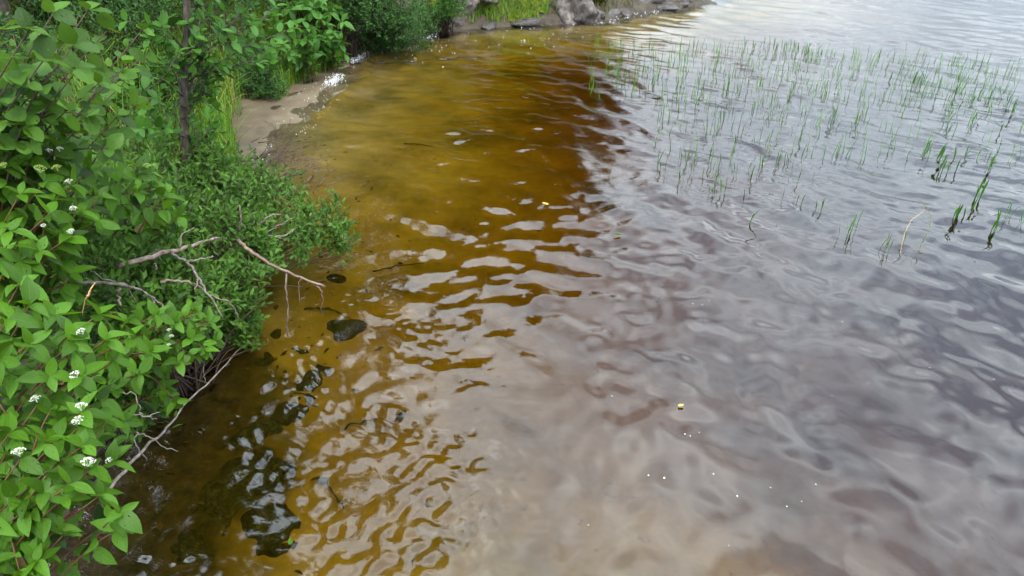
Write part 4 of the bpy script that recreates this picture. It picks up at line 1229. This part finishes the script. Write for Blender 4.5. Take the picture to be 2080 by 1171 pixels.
while k < 720:
    x = rr_.uniform(1195, 2078)
    y = 78 + (x - 1195) * .055 + abs(rr_.gauss(0, 1)) * 62 if rr_.random() < .75 else rr_.uniform(120, 330)
    if y > 340 or (x < 1330 and y > 200):
        continue
    p = at(x, y)
    h_ = rr_.uniform(.10, .27)
    az, bd = rr_.random() * 6.283, rr_.uniform(0, .08)
    vs, uv = [], []
    for i in range(5):
        t = i / 4
        hw = .006 * (1 - t) ** .6 + .0004
        c = Vector((p.x + math.cos(az) * bd * t * t, p.y + math.sin(az) * bd * t * t, -.12 + (h_ + .12) * t))
        vs += [(c.x - hw, c.y, c.z), (c.x + hw, c.y + hw * .4, c.z)]
        uv += [(0, t), (1, t)]
    mbr.add(vs, [(2 * i, 2 * i + 1, 2 * i + 3, 2 * i + 2) for i in range(4)], uv, rr_.random() * .9)
    k += 1
tag(link('reeds', mbr.mesh('reeds'), None, M['reed']), 'many short hair-thin reed tips scattered over the whole reed bed', 'reeds', kind='stuff')
L = Leaves()
lx, ly = rng.uniform(-3, 1.2, 2600), rng.uniform(1.5, 9, 2600)
ls = shore_sd(lx, ly)
ok = (ls < -.1) & (rng.random(2600) < np.exp(ls / .55))
for x, y, z in zip(lx[ok], ly[ok], ground_z(lx[ok], ly[ok])):
    L.add((x, y, z + .012), (rnd.gauss(0, 1), rnd.gauss(0, 1), 0), (rnd.gauss(0, .15), rnd.gauss(0, .15), 1), rnd.uniform(.03, .08), rnd.random())
tag(link('leaf_litter', leaves_mesh('leaf_litter', 'undergrowth', L.p, L.d, L.n, L.s, L.t), None, M['litter']), 'dark sunken leaf litter lying on the lake bed by the bank', 'litter', kind='stuff')
SS = [((700, 880), (820, 850), 'sunken twig under amber ripples left of the calm water'), ((620, 640), (720, 655), 'sunken twig beyond the hanging twigs'), ((760, 560), (860, 545), 'dark sunken stick in the amber water beyond the pink branch'),
      ((640, 980), (700, 1050), 'sunken twig at the amber edge near the bottom'), ((820, 300), (930, 318), 'faint sunken stick in the middle of the cove')]
for (xa, ya), (xb, yb), lab in SS:
    A, B_ = bed_at(xa, ya, .25), bed_at(xb, yb, .3)
    A.z, B_.z = gz(A.x, A.y) + .02, gz(B_.x, B_.y) + .02
    ms = MB()
    ms.tube([p - A for p in smooth_line([A, A.lerp(B_, .4) + Vector((.03, .04, .01)), B_], 4, .006)], .011, .005, 6)
    o = link('sunken_stick', ms.mesh('sunken_stick'), None, M['wetstick'])
    o.location = A
    tag(o, lab, 'stick')
wood('bent_reed_stem', 'pale yellow bent reed stem arching into the water', 'straw', [([(1828, 520, -.03), (1836, 480, .12), (1850, 450, .2), (1880, 425, .24)], .0025, .0015)], cat='reed', jit=.002)
wood('bent_reed_stem', 'green reed stem arched over with its tip in the water', 'moss', [([(1860, 520, -.03), (1885, 470, .14), (1890, 440, .24), (1878, 415, .27), (1860, 405, .26)], .004, .002)], cat='reed', jit=.002)

# ------------------------------------------------------------------ foam, bubbles and floating bits
mbf = MB()
def dome(p, r_, h_):
    k = 7
    ph = rnd.random()
    rim = [(p.x + math.cos(ph + j * 6.283 / k) * r_ * rnd.uniform(.8, 1.2), p.y + math.sin(ph + j * 6.283 / k) * r_ * rnd.uniform(.8, 1.2), p.z - .004) for j in range(k)]
    sh = [(p.x + (x - p.x) * .65, p.y + (y - p.y) * .65, p.z + h_ * .75) for x, y, z in rim]
    r_ *= 1
    mbf.add(rim + sh + [(p.x, p.y, p.z + h_)], [(j, (j + 1) % k, k + (j + 1) % k, k + j) for j in range(k)] + [(k + j, k + (j + 1) % k, 2 * k) for j in range(k)])
def foam_line(pts, n, spread, r0, r1, z=.03):
    P = smooth_line([at(*p) for p in pts], 8)
    for i in range(n):
        p = rnd.choice(P) + Vector((rnd.gauss(0, spread), rnd.gauss(0, spread * 1.4), 0))
        dome(Vector((p.x, p.y, max(z, gz(p.x, p.y) + .008) if z > .02 else z)), rnd.uniform(r0, r1), rnd.uniform(.004, .014))
foam_line([(672, 172, .0), (680, 165, 0), (688, 155, 0)], 260, .07, .002, .008, .022)
foam_line([(718, 128, 0), (728, 120, 0), (735, 112, 0)], 130, .06, .003, .012, .026)
foam_line([(600, 250, 0), (640, 205, 0), (668, 175, 0)], 50, .15, .002, .005, .010)
foam_line([(560, 255, 0), (590, 205, 0), (640, 172, 0)], 45, .03, .002, .005, .010)
foam_line([(470, 330, 0), (520, 325, 0), (560, 300, 0)], 30, .12, .003, .008, .012)
foam_line([(610, 275, 0), (650, 240, 0), (668, 215, 0)], 60, .04, .002, .007, .012)
foam_line([(870, 78, 0), (885, 70, 0), (905, 68, 0)], 90, .08, .008, .022, .010)
foam_line([(1205, 52, 0), (1260, 38, 0), (1340, 24, 0)], 50, .08, .004, .012, .006)
foam_line([(760, 105, 0), (900, 95, 0), (1150, 65, 0)], 130, .5, .003, .011, .004)
tag(link('foam', mbf.mesh('foam'), None, M['foam']), 'white foam and froth where small waves reach the beach and rocks', 'foam', kind='stuff')

def bubble_mesh():
    mb = MB()
    k = 10
    vs = []
    for rr, z in ((1, -.1), (.92, .3), (.6, .62)):
        vs += [(math.cos(j * 6.283 / k) * rr, math.sin(j * 6.283 / k) * rr, z) for j in range(k)]
    vs.append((0, 0, .75))
    fs = []
    for a in range(2):
        fs += [(a * k + j, a * k + (j + 1) % k, (a + 1) * k + (j + 1) % k, (a + 1) * k + j) for j in range(k)]
    fs += [(2 * k + j, 2 * k + (j + 1) % k, 3 * k) for j in range(k)]
    mb.add(vs, fs)
    me = mb.mesh('foam_bubble')
    me.materials.append(M['foam'])
    return me
BM_ = bubble_mesh()
BUB = [(1349, 972, 5), (1317, 967, 4), (1391, 883, 3.5), (1402, 887, 3), (1449, 964, 3.5), (1497, 1009, 4), (1407, 618, 4), (1426, 620, 3), (1440, 612, 3), (1243, 806, 3), (1565, 992, 3), (1598, 1030, 3),
       (1628, 1020, 2.5), (1657, 985, 2.5), (1420, 880, 2.5), (1053, 890, 2.5), (1165, 915, 3), (1710, 655, 3), (1764, 780, 2.5), (1888, 748, 3), (2018, 772, 3), (1345, 580, 2.5), (1690, 805, 2), (1285, 640, 2.5), (1195, 1068, 2.5), (1480, 1110, 2.5)]
for px, py, s in BUB:
    o = link('foam_bubble', BM_)
    p = at(px, py, 0)
    o.location = (p.x, p.y, .004)
    o.scale = (s * .0012,) * 2 + (s * .0008,)
    o.rotation_euler.z = rnd.random() * 6
    tag(o, 'small white foam bubble floating on the calm grey-brown water', 'bubble', 'bubbles floating on the calm water')
def floating_leaf(px, py, size, mat, label, rz):
    lv, lf, lu = LEAF['dogwood'][3]
    mb = MB()
    mb.add(lv * size, lf, lu)
    o = link('floating_leaf', mb.mesh('floating_leaf'), None, M[mat])
    p = at(px, py, 0)
    o.location, o.rotation_euler = (p.x, p.y, .012), (.05, 0, rz)
    tag(o, label, 'leaf')
floating_leaf(1376, 828, .045, 'yellow', 'small yellow leaf floating on the calm grey water', -1.4)
floating_leaf(592, 1112, .05, 'grass', 'small green leaf floating on amber ripples at the bottom edge', .4)
floating_leaf(1115, 418, .08, 'yellow', 'yellowish leaf floating in the glinting water at centre', 1.3)
floating_leaf(1262, 480, .08, 'grass', 'pale green leaf floating where amber water meets grey', 1.6)

# a dry seed head on its stalk
wood('grass_stalk', 'dry tan grass seed head standing above the drooping dogwood leaves', 'straw', [([(168, 640, 1.5), (172, 612, 1.58), (177, 604, 1.6)], .002, .003), ([(177, 604, 1.6), (184, 590, 1.63), (193, 575, 1.66)], .006, .002)], cat='grass', jit=.001)

# ------------------------------------------------------------------ leaves: those that show largest become parts, the rest one part
CELL = 6.0
claimed = set()
order = []
for pi, (th, kind, mat, L, parts) in enumerate(PENDING):
    P = np.array(L.p)
    D = np.array(L.d)
    S = np.array(L.s)
    D = D / (np.linalg.norm(D, axis=1)[:, None] + 1e-9)
    C = P + D * S[:, None] * .5 - np.array([0, 0, CAM_H])
    fw = np.array([0, math.cos(PITCH), -math.sin(PITCH)])
    up_ = np.array([0, math.sin(PITCH), math.cos(PITCH)])
    dz = C @ fw
    sx = PW / 2 + FPX * C[:, 0] / np.maximum(dz, .01)
    sy = PH / 2 - FPX * (C @ up_) / np.maximum(dz, .01)
    rp = S * .3 * FPX / np.maximum(dz, .01)
    for i in np.nonzero((dz > .2) & (sx > -20) & (sx < PW + 20) & (sy > -20) & (sy < PH + 20))[0]:
        order.append((dz[i], pi, int(i), sx[i], sy[i], rp[i]))
order.sort()
score = {}
for d_, pi, i, x, y, r_ in order:
    n_ = max(1, int(r_ / CELL))
    cx, cy_ = int(x / CELL), int(y / CELL)
    new = 0
    for a in range(-n_ + 1, n_):
        for b in range(-n_ + 1, n_):
            if (cx + a, cy_ + b) not in claimed:
                claimed.add((cx + a, cy_ + b))
                new += 1
    if new:
        score.setdefault(pi, []).append((new * min(1.0, r_ / CELL), i))
for pi, (th, kind, mat, L, parts) in enumerate(PENDING):
    keep = [i for s_, i in sorted(score.get(pi, []), reverse=True)[:parts]]
    base = np.array(th.location)
    ks = set(keep)
    rest = [i for i in range(len(L.p)) if i not in ks]
    pick = lambda l, ii: [l[i] for i in ii]
    if rest:
        pp = np.array(pick(L.p, rest)) - base
        o = link('foliage', leaves_mesh('foliage', kind, pp, pick(L.d, rest), pick(L.n, rest), pick(L.s, rest), pick(L.t, rest)), th, M[mat])
        o['kind'] = 'stuff'
    if keep:
        meshes = {}
        for si, (lv, lf, lu) in enumerate(LEAF[kind]):
            for ti in range(8):
                mb = MB()
                mb.add(lv, lf, lu, ti / 7.5 if ti < 7 else .999)
                m_ = mb.mesh('leaf')
                m_.materials.append(M[mat])
                meshes[si, ti] = m_
        P, Xa, Da, Na = frames(pick(L.p, keep), pick(L.d, keep), pick(L.n, keep), pick(L.s, keep))
        P = P - base
        for j in range(len(keep)):
            tq = L.t[keep[j]]
            o = link('leaf', meshes[j % len(LEAF[kind]), 7 if tq > .995 else min(6, int(tq * 7.5))], th)
            mt = np.eye(4)
            mt[:3, 0], mt[:3, 1], mt[:3, 2], mt[:3, 3] = Xa[j], Da[j], Na[j], P[j]
            o.matrix_local = Matrix(mt.tolist())
